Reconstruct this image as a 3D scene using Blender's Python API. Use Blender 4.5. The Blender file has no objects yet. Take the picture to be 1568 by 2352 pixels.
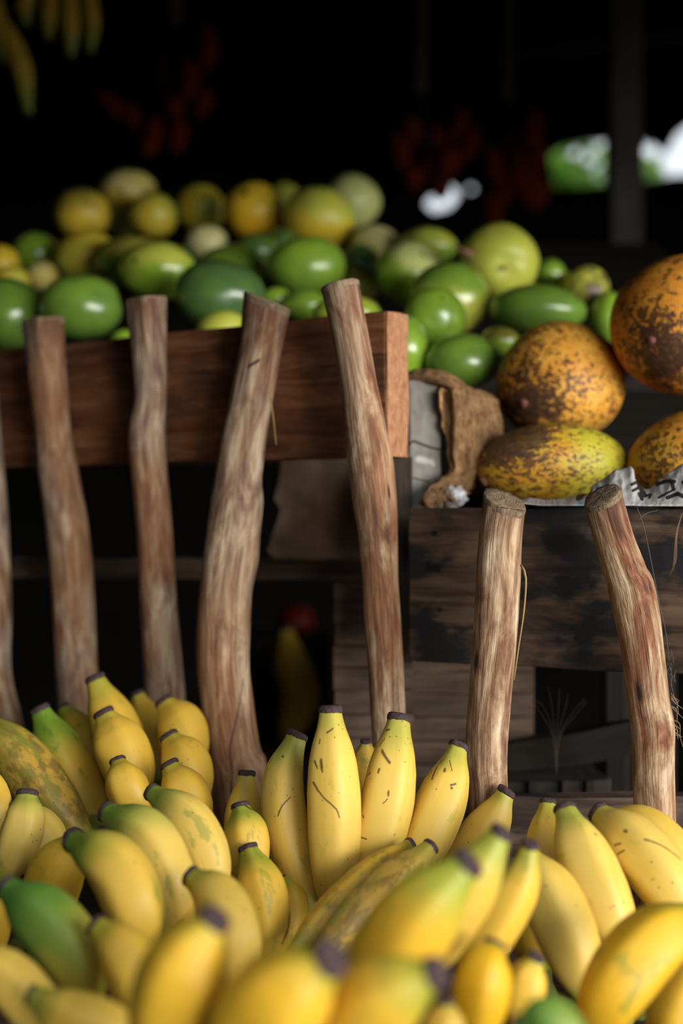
import bpy, bmesh, math, random
from mathutils import Vector, Matrix, noise
random.seed(7)
F = 3267.0; CX = 784.0; CY = 1176.0; CZ = 1.10
SC = bpy.context.scene
COL = SC.collection
def P(x, y, Y):
    return Vector(((x-CX)*Y/F, Y, CZ-(y-CY)*Y/F))
def px(n, Y): return n*Y/F

# ------------------------------------------------------------------ materials
class NT:
    def __init__(s, name):
        s.m = bpy.data.materials.new(name); s.m.use_nodes = True
        s.t = s.m.node_tree; s.n = s.t.nodes; s.l = s.t.links
        s.b = s.n['Principled BSDF']
    def link(s, a, b): s.l.new(a, b)
    def sock(s, inp, v):
        if isinstance(v, bpy.types.NodeSocket): s.l.new(v, inp)
        elif v is not None: inp.default_value = v
    def attr(s, name, typ='GEOMETRY', out='Vector'):
        a = s.n.new('ShaderNodeAttribute'); a.attribute_name = name; a.attribute_type = typ
        return a.outputs[out]
    def mapping(s, v, scale=(1,1,1), loc=(0,0,0)):
        a = s.n.new('ShaderNodeMapping'); s.l.new(v, a.inputs[0])
        a.inputs['Scale'].default_value = scale; a.inputs['Location'].default_value = loc
        return a.outputs[0]
    def noise(s, v, scale, detail=4, rough=.55, dist=0):
        a = s.n.new('ShaderNodeTexNoise'); s.l.new(v, a.inputs['Vector'])
        a.inputs['Scale'].default_value = scale; a.inputs['Detail'].default_value = detail
        a.inputs['Roughness'].default_value = rough; a.inputs['Distortion'].default_value = dist
        return a.outputs['Fac']
    def ramp(s, f, stops, interp='LINEAR'):
        a = s.n.new('ShaderNodeValToRGB'); s.l.new(f, a.inputs[0]); e = a.color_ramp.elements
        a.color_ramp.interpolation = interp
        while len(e) < len(stops): e.new(0.5)
        for q, (p, c) in zip(e, stops):
            q.position = p; q.color = (c, c, c, 1) if isinstance(c, (int, float)) else (*c, 1)
        return a.outputs[0]
    def mix(s, f, a, b, mode='MIX'):
        m = s.n.new('ShaderNodeMix'); m.data_type = 'RGBA'; m.blend_type = mode
        s.sock(m.inputs[0], f)
        for k, v in ((6, a), (7, b)):
            if isinstance(v, tuple): m.inputs[k].default_value = (*v[:3], 1)
            else: s.sock(m.inputs[k], v)
        return m.outputs[2]
    def math(s, op, a, b=None, c=None, clamp=False):
        m = s.n.new('ShaderNodeMath'); m.operation = op; m.use_clamp = clamp
        s.sock(m.inputs[0], a)
        if b is not None: s.sock(m.inputs[1], b)
        if c is not None: s.sock(m.inputs[2], c)
        return m.outputs[0]
    def vm(s, op, a, b=None, out=0):
        m = s.n.new('ShaderNodeVectorMath'); m.operation = op
        s.sock(m.inputs[0], a)
        if b is not None:
            if op == 'SCALE': s.sock(m.inputs[3], b)
            else: s.sock(m.inputs[1], b)
        return m.outputs['Value'] if out == 'v' else m.outputs[0]
    def sep(s, v):
        a = s.n.new('ShaderNodeSeparateXYZ'); s.l.new(v, a.inputs[0]); return a.outputs
    def bump(s, h, strength=.3, dist=.001):
        a = s.n.new('ShaderNodeBump'); s.l.new(h, a.inputs['Height'])
        a.inputs['Strength'].default_value = strength; a.inputs['Distance'].default_value = dist
        s.l.new(a.outputs[0], s.b.inputs['Normal'])
    def out(s, col, rough=.5, spec=.5):
        if isinstance(col, tuple): s.b.inputs['Base Color'].default_value = (*col, 1)
        else: s.l.new(col, s.b.inputs['Base Color'])
        s.sock(s.b.inputs['Roughness'], rough)
        s.b.inputs['Specular IOR Level'].default_value = spec
        return s.m
    def strokes(s, uvw, segs):
        """mask of thin strokes given as (u1,v1,u2,v2,halfwidth) on a 2-D coordinate"""
        acc = None
        for (a1, b1, a2, b2, w) in segs:
            d = Vector((a2-a1, b2-b1, 0)); L = max(d.length_squared, 1e-10)
            pa = s.vm('SUBTRACT', uvw, (a1, b1, 0))
            h = s.math('DIVIDE', s.vm('DOT_PRODUCT', pa, tuple(d), 'v'), L, clamp=True)
            q = s.vm('SUBTRACT', pa, s.vm('SCALE', tuple(d), h))
            ln = s.vm('LENGTH', q, None, 'v')
            k = s.math('SUBTRACT', 1.5, s.math('DIVIDE', ln, w), clamp=True)
            acc = k if acc is None else s.math('MAXIMUM', acc, k)
        return acc

def banana_mat(name, green=.5, mottle=0.0, seed=0.0, pale=.2, scratches=None):
    s = NT(name)
    co = s.attr('flow'); uv = s.attr('tu'); x = s.sep(uv); t = x[1]
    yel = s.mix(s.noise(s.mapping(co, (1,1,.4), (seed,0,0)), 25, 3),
                (.66+.04*pale, .37+.10*pale, .020+.055*pale), (.72+.02*pale, .44+.10*pale, .045+.10*pale))  # negative pale darkens the skin, standing in for foreground shade
    # ridge lines slightly deeper yellow, along the length
    r1 = s.noise(s.mapping(uv, (7, .7, 1), (seed,0,0)), 1.6, 2)
    yel = s.mix(s.ramp(r1, [(.52, 0.0), (.62, .45), (.68, 0.0)]), yel, (.66, .42, .03))
    # green towards both ends and in patches
    nz = s.noise(s.mapping(co, (1, 1, .5), (seed*3, 2, 1)), 32, 4)
    reach = .06 + .42*green
    tip = s.ramp(s.math('ADD', t, s.math('MULTIPLY', s.math('SUBTRACT', nz, .5), .30)), [(0, 1.0), (reach*.5, .85), (reach+.06, 0.0)])
    g = s.math('MULTIPLY', tip, min(1.0, .40+.7*green))
    yel = s.mix(g, yel, (.12, .27, .025))
    end = s.ramp(s.math('ADD', t, s.math('MULTIPLY', nz, .1)), [(.86, 0.0), (1.0, .75)])
    yel = s.mix(end, yel, (.22, .33, .03))
    if green > .85:
        big = s.ramp(s.math('ADD', s.noise(s.mapping(co, (1,1,.3), (seed,5,0)), 14, 2), s.math('MULTIPLY', t, .25)), [(.64, 1.0), (.88, 0.0)])
        yel = s.mix(s.math('MULTIPLY', big, .85), yel, (.085, .21, .03))
    pat = s.ramp(s.noise(s.mapping(co, (1,1,.55), (seed*7, 3, 0)), 75, 4, .6), [(.60-.09*mottle-.03*green, 0.0), (.66-.08*mottle-.02*green, .9)])
    yel = s.mix(s.math('MULTIPLY', pat, min(1, .12+.65*green+.7*mottle)), yel, (.11, .20, .02))
    if mottle > .3:
        br = s.ramp(s.noise(s.mapping(co, (1,1,.6), (seed, 8, 2)), 90, 5, .68), [(.50, 0.0), (.58, 1.0)])
        yel = s.mix(s.math('MULTIPLY', br, min(1, .95*mottle)), yel, (.09, .06, .015))
        dusk = s.noise(s.mapping(co, (1,1,.5), (seed, 1, 2)), 40, 3)
        yel = s.mix(s.math('MULTIPLY', dusk, min(1, 1.1*mottle)), yel, (.34, .21, .045))
    v = s.n.new('ShaderNodeTexVoronoi'); s.link(s.mapping(co, (1,1,1), (seed,0,0)), v.inputs[0]); v.inputs['Scale'].default_value = 190
    keep = s.math('GREATER_THAN', s.noise(s.mapping(co, (1,1,1), (seed,4,4)), 70, 2), .56)
    dots = s.math('MULTIPLY', s.math('LESS_THAN', v.outputs['Distance'], .13), keep)
    yel = s.mix(s.math('MULTIPLY', dots, .7), yel, (.12, .06, .02))
    if scratches:
        wob = s.noise(s.mapping(co, (1,1,1)), 300, 2)
        p2 = s.vm('ADD', uv, s.vm('SCALE', (1.0, .5, 0), s.math('MULTIPLY', s.math('SUBTRACT', wob, .5), .012)))
        p2 = s.vm('MULTIPLY', p2, (1, 1, 0))
        st = s.strokes(p2, scratches)
        yel = s.mix(s.math('MULTIPLY', st, .88), yel, (.075, .03, .018))
    s.bump(s.noise(co, 180, 3), .12, .0006)
    s.b.inputs['Subsurface Weight'].default_value = .0
    rg = s.ramp(s.noise(co, 60, 2), [(.3, .42), (.7, .56)])
    return s.out(yel, rg, .38)

def m_tip():
    s = NT('banana_blossom_end'); co = s.attr('flow')
    s.bump(s.noise(co, 400, 4), .7, .002)
    return s.out(s.mix(s.noise(co, 250, 3), (.022, .012, .012), (.10, .062, .065)), .8, .25)
MTIP = m_tip()

def stick_mat(name, grey=.2, seed=0.0, red=.3, knots=None):
    s = NT(name); co = s.attr('flow')
    c = s.mapping(co, (1, 1, .075), (seed, seed*.7, 0))
    n1 = s.noise(c, 95, 6, .68, .9)
    n2 = s.noise(s.mapping(co, (1,1,.30), (seed,1,2)), 52, 5, .65, 1.0)
    n3 = s.noise(s.mapping(co, (1,1,.5), (seed,4,2)), 14, 3)
    base = s.ramp(s.math('ADD', s.math('MULTIPLY', n1, .42), s.math('MULTIPLY', n2, .58)),
        [(.37, (.045,.021,.010)), (.44, (.16+.05*red, .072, .033)), (.50, (.29, .17, .092)), (.57, (.50, .35, .215)), (.65, (.70, .54, .38))])
    base = s.mix(s.ramp(n3, [(.40, .55), (.55, 0.0)]), base, (.28+.06*red, .135, .062), 'MIX') if red > .15 else base
    base = s.mix(s.math('MULTIPLY', s.ramp(n3, [(.45, 0.0), (.65, 1.0)]), grey), base, (.40, .345, .30))
    fine = s.noise(s.mapping(co, (1,1,.05), (seed,9,0)), 260, 4, .7)
    base = s.mix(s.math('MULTIPLY', s.ramp(fine, [(.30, 1.0), (.44, 0.0)]), .5), base, (.055, .026, .014))
    base = s.mix(s.math('MULTIPLY', s.ramp(fine, [(.58, 0.0), (.72, 1.0)]), .45), base, (.70, .57, .42))
    tt = s.sep(s.attr('tu'))
    base = s.mix(s.ramp(s.math('ADD', tt[1], s.math('MULTIPLY', n2, .06)), [(.025, .6), (.12, 0.0)]), base, (.10, .045, .03))
    if knots:
        p2 = s.vm('MULTIPLY', s.attr('tu'), (1, 1, 0))
        base = s.mix(s.strokes(p2, knots), base, (.03, .016, .012))
    s.bump(s.math('ADD', n1, s.math('MULTIPLY', fine, .8)), .75, .0028)
    return s.out(base, .72, .25)

def board_mat(name, a, b, c, seed=0.0, gr=1.0, stain=.5, rough=.75, stain_col=(.012,.012,.014), holes=None):
    s = NT(name); co = s.attr('flow')
    n1 = s.noise(s.mapping(co, (.10, 1, 1), (seed, 0, seed)), 90*gr, 6, .65, .5)
    n2 = s.noise(s.mapping(co, (.5, 1, 1), (seed, 2, 1)), 22, 5, .6, .3)
    base = s.ramp(n1, [(.32, a), (.50, b), (.70, c)])
    base = s.mix(s.math('MULTIPLY', s.ramp(n2, [(.46, 0.0), (.56, 1.0)]), stain), base, stain_col)
    n3 = s.noise(s.mapping(co, (.06, 1, 1), (seed, 5, 1)), 160*gr, 3, .6)
    base = s.mix(s.ramp(n3, [(.30, .7), (.40, 0.0)]), base, (.012, .008, .006))
    if holes:
        x = s.sep(co); cmb = s.n.new('ShaderNodeCombineXYZ'); s.link(x[0], cmb.inputs[0]); s.link(x[2], cmb.inputs[1])
        base = s.mix(s.strokes(cmb.outputs[0], holes), base, (.008,.006,.006))
    s.bump(s.math('ADD', n1, n3), .6, .002)
    return s.out(base, rough, .25)

def fruit_mat(name, a, b, seed=0.0, spots=0.0, blemish=None, gloss=.30, axis=0.0):
    s = NT(name); co = s.attr('flow'); cn = s.mapping(co, (1,1,1), (seed, seed*2, 0))
    n1 = s.noise(cn, 1.1, 3, .5)
    z = s.sep(co)[2]
    f = s.ramp(s.math('ADD', n1, s.math('MULTIPLY', z, axis)), [(.36, 0.0), (.64, 1.0)])
    base = s.mix(f, a, b)
    base = s.mix(s.math('MULTIPLY', s.ramp(s.noise(cn, 9, 4), [(.40, 1.0), (.55, 0.0)]), .25), base, tuple(v*.7 for v in a))
    sp = s.ramp(s.noise(cn, 26, 3), [(.62, 0.0), (.70, 1.0)])
    base = s.mix(s.math('MULTIPLY', sp, .25), base, tuple(min(1, v*1.4+.03) for v in b))
    if spots > 0:
        q = s.ramp(s.noise(cn, 3.2, 4, .6), [(.66-.16*spots, 0.0), (.72-.16*spots, 1.0)])
        base = s.mix(s.math('MULTIPLY', q, .8), base, blemish or (.12, .07, .03))
    s.bump(s.noise(cn, 30, 2), .06, .001)
    if gloss < .35: s.b.inputs['Coat Weight'].default_value = .7; s.b.inputs['Coat Roughness'].default_value = .24
    return s.out(base, gloss, .6)

def speckled_mat(name, a, b, seed=0.0, dark=.5, grn=0.0, big=.5, ctr=(-.6,-.6,-.3)):
    s = NT(name); co = s.attr('flow'); cn = s.mapping(co, (1,1,1), (seed, seed*2, 0))
    x = s.sep(co)
    base = s.mix(s.ramp(s.noise(cn, 2.2, 4, .6), [(.35, 0.0), (.65, 1.0)]), a, b)
    if grn > 0:
        gg = s.ramp(s.math('ADD', x[0], s.math('MULTIPLY', s.noise(cn, 2, 3), .6)), [(.25, 0.0), (.75, 1.0)])
        base = s.mix(s.math('MULTIPLY', gg, grn), base, (.52, .47, .035))
    base = s.mix(s.math('MULTIPLY', s.ramp(s.noise(cn, 7, 4), [(.36, 1.0), (.52, 0.0)]), .28), base, (.32, .13, .02))
    # smaller speckles, denser where the blotches gather
    reg = s.ramp(s.noise(s.mapping(cn, (1,1,1), (3,1,0)), 1.2, 2), [(.35, 0.0), (.65, 1.0)])
    sp = s.noise(cn, 11, 5, .62, .8)
    dist = s.vm('LENGTH', s.vm('SUBTRACT', co, ctr), None, 'v')
    th = s.math('SUBTRACT', sp, s.math('ADD', s.math('MULTIPLY', s.math('SUBTRACT', .6, reg), .12), s.math('MULTIPLY', s.math('SUBTRACT', dist, .8), .055)))
    spk = s.ramp(th, [(.495-.02*dark, 0.0), (.53-.02*dark, 1.0)])
    dist = s.vm('LENGTH', s.vm('SUBTRACT', co, ctr), None, 'v')
    lft = s.ramp(s.math('ADD', s.math('MULTIPLY', dist, -.42), s.noise(s.mapping(cn,(1,1,1),(5,5,0)), 5.5, 7, .72, .4)),
                 [(.355-.14*big, 0.0), (.385-.14*big, 1.0)])
    base = s.mix(s.math('MULTIPLY', spk, .9), base, (.085, .034, .014))
    base = s.mix(s.math('MULTIPLY', lft, .88), base, (.060, .030, .020))
    s.bump(s.math('ADD', s.noise(cn, 30, 3), s.math('MULTIPLY', spk, -.3)), .25, .002)
    return s.out(base, .48, .38)

def plain(name, col, rough=.8, spec=.2, col2=None, sc=20, bump=0):
    s = NT(name); co = s.attr('flow')
    n = s.noise(co, sc, 5, .6)
    if bump: s.bump(n, bump, .003)
    return s.out(s.mix(s.ramp(n, [(.35, 0.0), (.65, 1.0)]), col, col2 or tuple(v*.55 for v in col)), rough, spec)

# ------------------------------------------------------------------ mesh tools
def link(name, me, mat, parent=None, smooth=True):
    o = bpy.data.objects.new(name, me); COL.objects.link(o)
    if mat: me.materials.append(mat)
    if smooth:
        for p in me.polygons: p.use_smooth = True
    if parent: o.parent = parent
    return o
def tag(o, label=None, cat=None, group=None, kind=None):
    if label: o['label'] = label
    if cat: o['category'] = cat
    if group: o['group'] = group
    if kind: o['kind'] = kind
    return o
def empty(name, loc, label=None, cat=None, group=None):
    o = bpy.data.objects.new(name, None); COL.objects.link(o); o.location = loc; o.empty_display_size = .02
    return tag(o, label, cat, group)
def mesh(name, vs, fs, flow=None, tu=None, org=None):
    """vertices in world space; org becomes the local origin"""
    me = bpy.data.meshes.new(name)
    org = org or Vector((0,0,0))
    me.from_pydata([tuple(Vector(v)-org) for v in vs], [], fs)
    fl = flow or [tuple(Vector(v)-org) for v in vs]
    a = me.attributes.new('flow', 'FLOAT_VECTOR', 'POINT'); a.data.foreach_set('vector', [c for v in fl for c in v])
    if tu:
        a = me.attributes.new('tu', 'FLOAT_VECTOR', 'POINT'); a.data.foreach_set('vector', [c for v in tu for c in v])
    me.update(); return me
def catmull(pts, n):
    pts = [Vector(p) for p in pts]
    q = [pts[0]*2-pts[1]] + pts + [pts[-1]*2-pts[-2]]
    L = [0.0]
    for i in range(1, len(pts)): L.append(L[-1]+(pts[i]-pts[i-1]).length)
    out = []
    for k in range(n):
        d = L[-1]*k/(n-1); i = 0
        while i < len(pts)-2 and d > L[i+1]: i += 1
        u = (d-L[i])/max(L[i+1]-L[i], 1e-9)
        a, b, c, e = q[i], q[i+1], q[i+2], q[i+3]
        out.append(.5*((2*b)+(c-a)*u+(2*a-5*b+4*c-e)*u*u+(3*b-3*c+e-a)*u**3))
    return out, L[-1]
def frames(c, front=Vector((0,-1,0))):
    out = []; pf = front
    for i in range(len(c)):
        t = (c[min(i+1, len(c)-1)]-c[max(i-1, 0)]).normalized()
        f = pf - t*pf.dot(t)
        if f.length < .2:
            f = Vector((0,0,1)) - t*t.z
        f.normalize(); r = t.cross(f)  # left as seen from the front for a downward run, so u grows to the right
        out.append((t, f, r))
    return out
def sweep(pts, rad, n=24, seg=20, rfun=None, cap0=True, cap1=True, tilt0=(0,0), org=None, seed=0., name='sweep', close=False):
    """rad(t)->radius; rfun(t,theta)->factor; tu=(u 0..1 with .5 in front, t)"""
    c, L = catmull(pts, n); fr = frames(c)
    vs, fl, tu, fs = [], [], [], []
    for i in range(n):
        t = i/(n-1); T, f, r = fr[i]; R = rad(t)
        for j in range(seg):
            th = 2*math.pi*j/seg            # 0 = back, pi = front
            k = R*(rfun(t, th) if rfun else 1)
            d = f*(-math.cos(th)) + r*(-math.sin(th))*-1
            p = c[i] + d*k
            if i == 0: p += T*(k*(tilt0[0]*(-math.cos(th)) + -tilt0[1]*math.sin(th)))
            vs.append(p); fl.append((math.cos(th)*R+seed, math.sin(th)*R, t*L)); tu.append((j/seg, t, 0))
    for i in range(n-1):
        for j in range(seg):
            a = i*seg+j; b = i*seg+(j+1) % seg
            fs.append((a, b, b+seg, a+seg))
    if cap0:
        k = len(vs); vs.append(sum((vs[j] for j in range(seg)), Vector())/seg); fl.append((seed, 0, 0)); tu.append((.5, 0, 0))
        for j in range(seg): fs.append((k, (j+1) % seg, j))
    if cap1:
        k = len(vs); b = (n-1)*seg; vs.append(c[-1]+fr[-1][0]*rad(1)*.3); fl.append((seed, 0, L)); tu.append((.5, 1, 0))
        for j in range(seg): fs.append((k, b+j, b+(j+1) % seg))
    # outward orientation
    m = mesh(name, vs, fs, fl, tu, org)
    bm = bmesh.new(); bm.from_mesh(m); bmesh.ops.recalc_face_normals(bm, faces=bm.faces); bm.to_mesh(m); bm.free()
    return m, c, fr
def tube(name, pts, r, mat, parent=None, n=16, seg=6, org=None):
    me, _, _ = sweep(pts, (lambda t: r*(1-.5*t)) if not callable(r) else r, n, seg, org=org, name=name)
    return link(name, me, mat, parent)
def plank(name, o, dx, dy, dz, mat, parent=None, sub=(24,2,6), jit=.0012, seed=0., bev=.0015, notch=None):
    """box from corner o with edge vectors dx (grain), dy (thickness), dz"""
    bm = bmesh.new(); nx, ny, nz = sub; idx = {}
    lx, ly, lz = dx.length, dy.length, dz.length
    fl = bm.verts.layers.float_vector.new('flow')
    def V(i, j, k):
        if (i,j,k) not in idx:
            p = o+dx*(i/nx)+dy*(j/ny)+dz*(k/nz)
            nv = noise.noise_vector(Vector((i/nx*lx*18+seed*9, j*3+seed, k/nz*lz*22)))
            e = (k in (0,nz)) or (i in (0,nx))
            p = p + nv*jit*(1.6 if e else .5)
            v = bm.verts.new(p); v[fl] = (i/nx*lx, j/ny*ly+seed, k/nz*lz); idx[(i,j,k)] = v
        return idx[(i,j,k)]
    for i in range(nx):
        for j in range(ny):
            for k in (0, nz): bm.faces.new((V(i,j,k), V(i+1,j,k), V(i+1,j+1,k), V(i,j+1,k)))
        for k in range(nz):
            for j in (0, ny): bm.faces.new((V(i,j,k), V(i+1,j,k), V(i+1,j,k+1), V(i,j,k+1)))
    for j in range(ny):
        for k in range(nz):
            for i in (0, nx): bm.faces.new((V(i,j,k), V(i,j+1,k), V(i,j+1,k+1), V(i,j,k+1)))
    bmesh.ops.recalc_face_normals(bm, faces=bm.faces)
    me = bpy.data.meshes.new(name); bm.to_mesh(me); bm.free()
    ob = link(name, me, mat, parent, smooth=False)
    if bev:
        b = ob.modifiers.new('bevel', 'BEVEL'); b.width = bev; b.segments = 2; b.limit_method = 'ANGLE'; b.angle_limit = 1.0
    return ob
def box(name, x0, x1, y0, y1, z0, z1, mat, parent=None, sub=(4,1,4), jit=0, bev=0, seed=0.):
    return plank(name, Vector((x0,y0,z0)), Vector((x1-x0,0,0)), Vector((0,y1-y0,0)), Vector((0,0,z1-z0)), mat, parent, sub, jit, seed, bev)
def vbox(name, x0, x1, y0, y1, z0, z1, mat, parent=None, sub=(12,1,3), jit=.001, bev=.001, seed=0.):
    """box whose grain runs vertically"""
    return plank(name, Vector((x0,y0,z0)), Vector((0,0,z1-z0)), Vector((0,y1-y0,0)), Vector((x1-x0,0,0)), mat, parent, sub, jit, seed, bev)

# ------------------------------------------------------------------ bananas
def prof(t):
    K = [(0,.37),(.035,.40),(.09,.50),(.17,.72),(.27,.91),(.40,1.0),(.58,.99),(.74,.88),(.86,.66),(.94,.46),(1,.36)]
    for (a, x), (b, y) in zip(K, K[1:]):
        if t <= b:
            u = (t-a)/(b-a); return x+(y-x)*u
    return K[-1][1]
_ksm = [prof(i/200) for i in range(201)]
for _ in range(40): _ksm = [_ksm[0]]+[(_ksm[i-1]+_ksm[i]*2+_ksm[i+1])/4 for i in range(1,200)]+[_ksm[200]]
def sprof(t):
    x = min(max(t,0),1)*200; i = min(int(x),199); return _ksm[i]+(_ksm[i+1]-_ksm[i])*(x-i)
NB = [0]
def banana(hand, pts, w, mat, neck=1.0, capmat=None, tilt=(.16,0), label=None, ridge=.07):
    """pts: [(x,y,Y)...] tip first"""
    NB[0] += 1; sd = NB[0]*1.37
    W = [P(*p) for p in pts]; Ym = sum(p[2] for p in pts)/len(pts)
    R = px(w, Ym)/2; org = hand.location
    ph = random.uniform(0, 6.28)
    def rf(t, th):
        amp = ridge*(1.15-.9*abs(t-.35))
        return 1+amp*.6-amp*1.25*abs(math.sin(2.5*th+ph))**1.15
    rad = lambda t: R*(sprof(t) if t > .3 else sprof(t)*(neck+(1-neck)*min(1, t/.3)))
    me, c, fr = sweep(W, rad, 34, 30, rf, org=org, seed=sd, name='banana', tilt0=tilt)
    o = link('banana', me, mat, hand)
    if label: o['label'] = label
    # dark dried blossom end
    T, f, r = fr[0]; rr = rad(0); vs, fl, fs = [], [], []
    seg = 22; rings = [(.22, 1.035), (.05, 1.09), (-.20, 1.10), (-.42, .98), (-.50, .74), (-.43, .36)]
    for (h, k) in rings:
        for j in range(seg):
            th = 2*math.pi*j/seg
            kk = k*rf(0, th)*rr*(1+.05*noise.noise(Vector((j*.9, h*9, sd))))
            d = f*(-math.cos(th)) + r*math.sin(th)
            ti = kk*(tilt[0]*(-math.cos(th)) + -tilt[1]*math.sin(th))
            e = (.16*noise.noise(Vector((math.cos(th)*1.5, math.sin(th)*1.5, sd))) if h == .22 else 0)
            vs.append(c[0]+d*kk+T*(rr*(h+e*1.6)+ti)); fl.append(tuple(vs[-1]-org))
    for i in range(len(rings)-1):
        for j in range(seg):
            a = i*seg+j; b = i*seg+(j+1) % seg; fs.append((a, b, b+seg, a+seg))
    k = len(vs); vs.append(c[0]-T*rr*.34); fl.append(tuple(vs[-1]-org))
    for j in range(seg): fs.append((k, (len(rings)-1)*seg+(j+1) % seg, (len(rings)-1)*seg+j))
    m2 = mesh('blossom_tip', vs, fs, fl, org=org)
    bm = bmesh.new(); bm.from_mesh(m2); bmesh.ops.recalc_face_normals(bm, faces=bm.faces); bm.to_mesh(m2); bm.free()
    link('blossom_tip', m2, capmat or MTIP, o)
    return o, c[-1], fr[-1][0], rad(1)
MCROWN = plain('banana_crown', (.20, .24, .04), .7, .2, (.10, .09, .03), 60)
def hand(label, bananas, crown, group=None):
    """bananas: list of (pts, w, dict(material keys)); crown: (x,y,Y) where the stalks meet"""
    cr = P(*crown)
    h = empty('banana_hand', cr, label, 'bananas', group)
    ends = []
    for k, b in enumerate(bananas):
        pts, w, kw = b[0], b[1], (b[2] if len(b) > 2 else {})
        kw = dict(kw); bk = {q: kw.pop(q) for q in ('neck', 'tilt', 'label', 'ridge') if q in kw}
        m = banana_mat('banana_skin', seed=(NB[0]*2.13) % 37, **kw)
        o, e, T, r = banana(h, pts, w, m, **bk)
        ends.append((e, T, r))
    bm = bmesh.new()
    cm = None; vs, fs, fl = [], [], []
    for (e, T, r) in ends:
        L = (cr-e).length
        mid = e+T*min(.02, L*.4)
        me, _, _ = sweep([e-T*.004, mid, cr], lambda t: r*(.97+.1*t), 8, 10, org=cr, name='x')
        k = len(vs)
        vs += [v.co.copy() for v in me.vertices]; fs += [tuple(i+k for i in p.vertices) for p in me.polygons]
        bpy.data.meshes.remove(me)
    me = mesh('crown', vs, fs); link('crown', me, MCROWN, h)
    bm.free()
    return h

G = dict  # material keywords
upright_scr = [(.40,.055,.455,.075,.0022)]
HANDS = []
# upright fan in the centre --------------------------------------------------
s41 = [(.525,.098,.462,.118,.005),(.40,.150,.398,.165,.006),(.375,.245,.40,.275,.006),(.425,.245,.432,.275,.011),(.43,.275,.436,.292,.006),
       (.375,.34,.405,.372,.0065),(.405,.372,.445,.405,.0045),(.445,.405,.49,.432,.004),(.49,.432,.52,.455,.004),(.52,.455,.535,.49,.0045)]
s42 = [(.36,.085,.40,.078,.006),(.385,.13,.36,.17,.0035),(.395,.19,.43,.215,.0085),(.43,.215,.47,.245,.0085),(.31,.165,.30,.20,.004),(.30,.20,.30,.26,.004),
       (.30,.26,.33,.305,.004),(.285,.318,.345,.305,.0045),(.41,.285,.408,.30,.007),(.49,.38,.492,.392,.007),(.47,.43,.49,.41,.003),(.32,.60,.42,.595,.0035),(.36,.50,.37,.51,.004)]
s44 = [(.36,.13,.33,.17,.006),(.33,.17,.345,.235,.008),(.345,.235,.36,.275,.009),(.43,.13,.48,.19,.004),(.28,.215,.25,.25,.006),(.42,.195,.424,.205,.010),(.53,.255,.50,.275,.007),(.51,.29,.512,.295,.009)]
s40 = [(.56,.36,.50,.40,.004),(.50,.40,.46,.45,.005),(.42,.14,.44,.145,.006)]
hand('upright fan of yellow bananas with fine dark scratches, in front of the tall stake', [
 ([(682,1692,1.03),(652,1790,1.02),(664,1920,1.01),(722,2110,1.00)], 104, G(green=.35, pale=.8, scratches=s40, neck=1.25, tilt=(.1,.1))),
 ([(758,1632,1.00),(762,1760,.99),(766,1900,.985),(766,2010,.985),(755,2085,1.0)], 124, G(green=.12, pale=.8, scratches=s41, neck=1.12)),
 ([(840,1704,1.09),(838,1760,1.09),(832,1840,1.08)], 66, G(green=.1, mottle=.5)),
 ([(916,1650,1.02),(902,1745,1.01),(882,1870,1.00),(846,1990,1.0),(800,2085,1.01)], 124, G(green=.22, pale=.8, scratches=s42, neck=1.15)),
 ([(1052,1716,1.03),(1028,1800,1.02),(982,1920,1.01),(915,2050,1.01)], 120, G(green=.25, pale=.7, scratches=s44, tilt=(.0,.1))),
 ([(1162,1820,1.03),(1130,1885,1.03),(1075,1975,1.03),(1000,2090,1.02)], 112, G(green=.15, pale=.6, tilt=(0,.15))),
 ([(566,1778,1.07),(560,1880,1.06),(575,2000,1.05),(640,2110,1.03)], 104, G(green=.1, pale=.4)),
], (790,2150,1.03))
# column at the back left --------------------------------------------------
hand('yellow bananas stacked one below another, topmost tips of the heap, left stake behind', [
 ([(218,1560,1.20),(258,1660,1.19),(290,1760,1.17),(330,1870,1.15)], 122, G(green=.2)),
 ([(238,1640,1.13),(284,1735,1.12),(318,1850,1.11)], 128, G(green=.15)),
 ([(270,1748,1.07),(292,1810,1.06),(330,1900,1.06)], 100, G(green=.15)),
], (360,1950,1.12), 'banana hands at the back of the heap')
hand('three stacked yellow bananas with black tips beside the thickest stake, a fourth behind', [
 ([(377,1612,1.19),(418,1680,1.18),(420,1800,1.16)], 116, G(green=.05)),
 ([(388,1692,1.13),(428,1765,1.12),(430,1880,1.11)], 116, G(green=.1)),
 ([(390,1757,1.07),(430,1840,1.06),(445,1940,1.06)], 114, G(green=.15)),
 ([(316,1594,1.26),(338,1660,1.25),(372,1800,1.20)], 92, G(green=.05)),
], (440,1990,1.12), 'banana hands at the back of the heap')
hand('green-streaked bananas leaning at the left edge, dark green tip highest', [
 ([(92,1632,1.17),(138,1730,1.16),(190,1830,1.15),(250,1930,1.14)], 122, G(green=.8, mottle=.25)),
 ([(145,1626,1.24),(180,1680,1.23),(240,1780,1.2)], 84, G(green=.5)),
 ([(-60,1650,1.14),(40,1740,1.12),(120,1840,1.10),(205,1945,1.09)], 128, G(green=.84, mottle=.9)),
], (290,1990,1.14), 'banana hands at the back of the heap')
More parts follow.
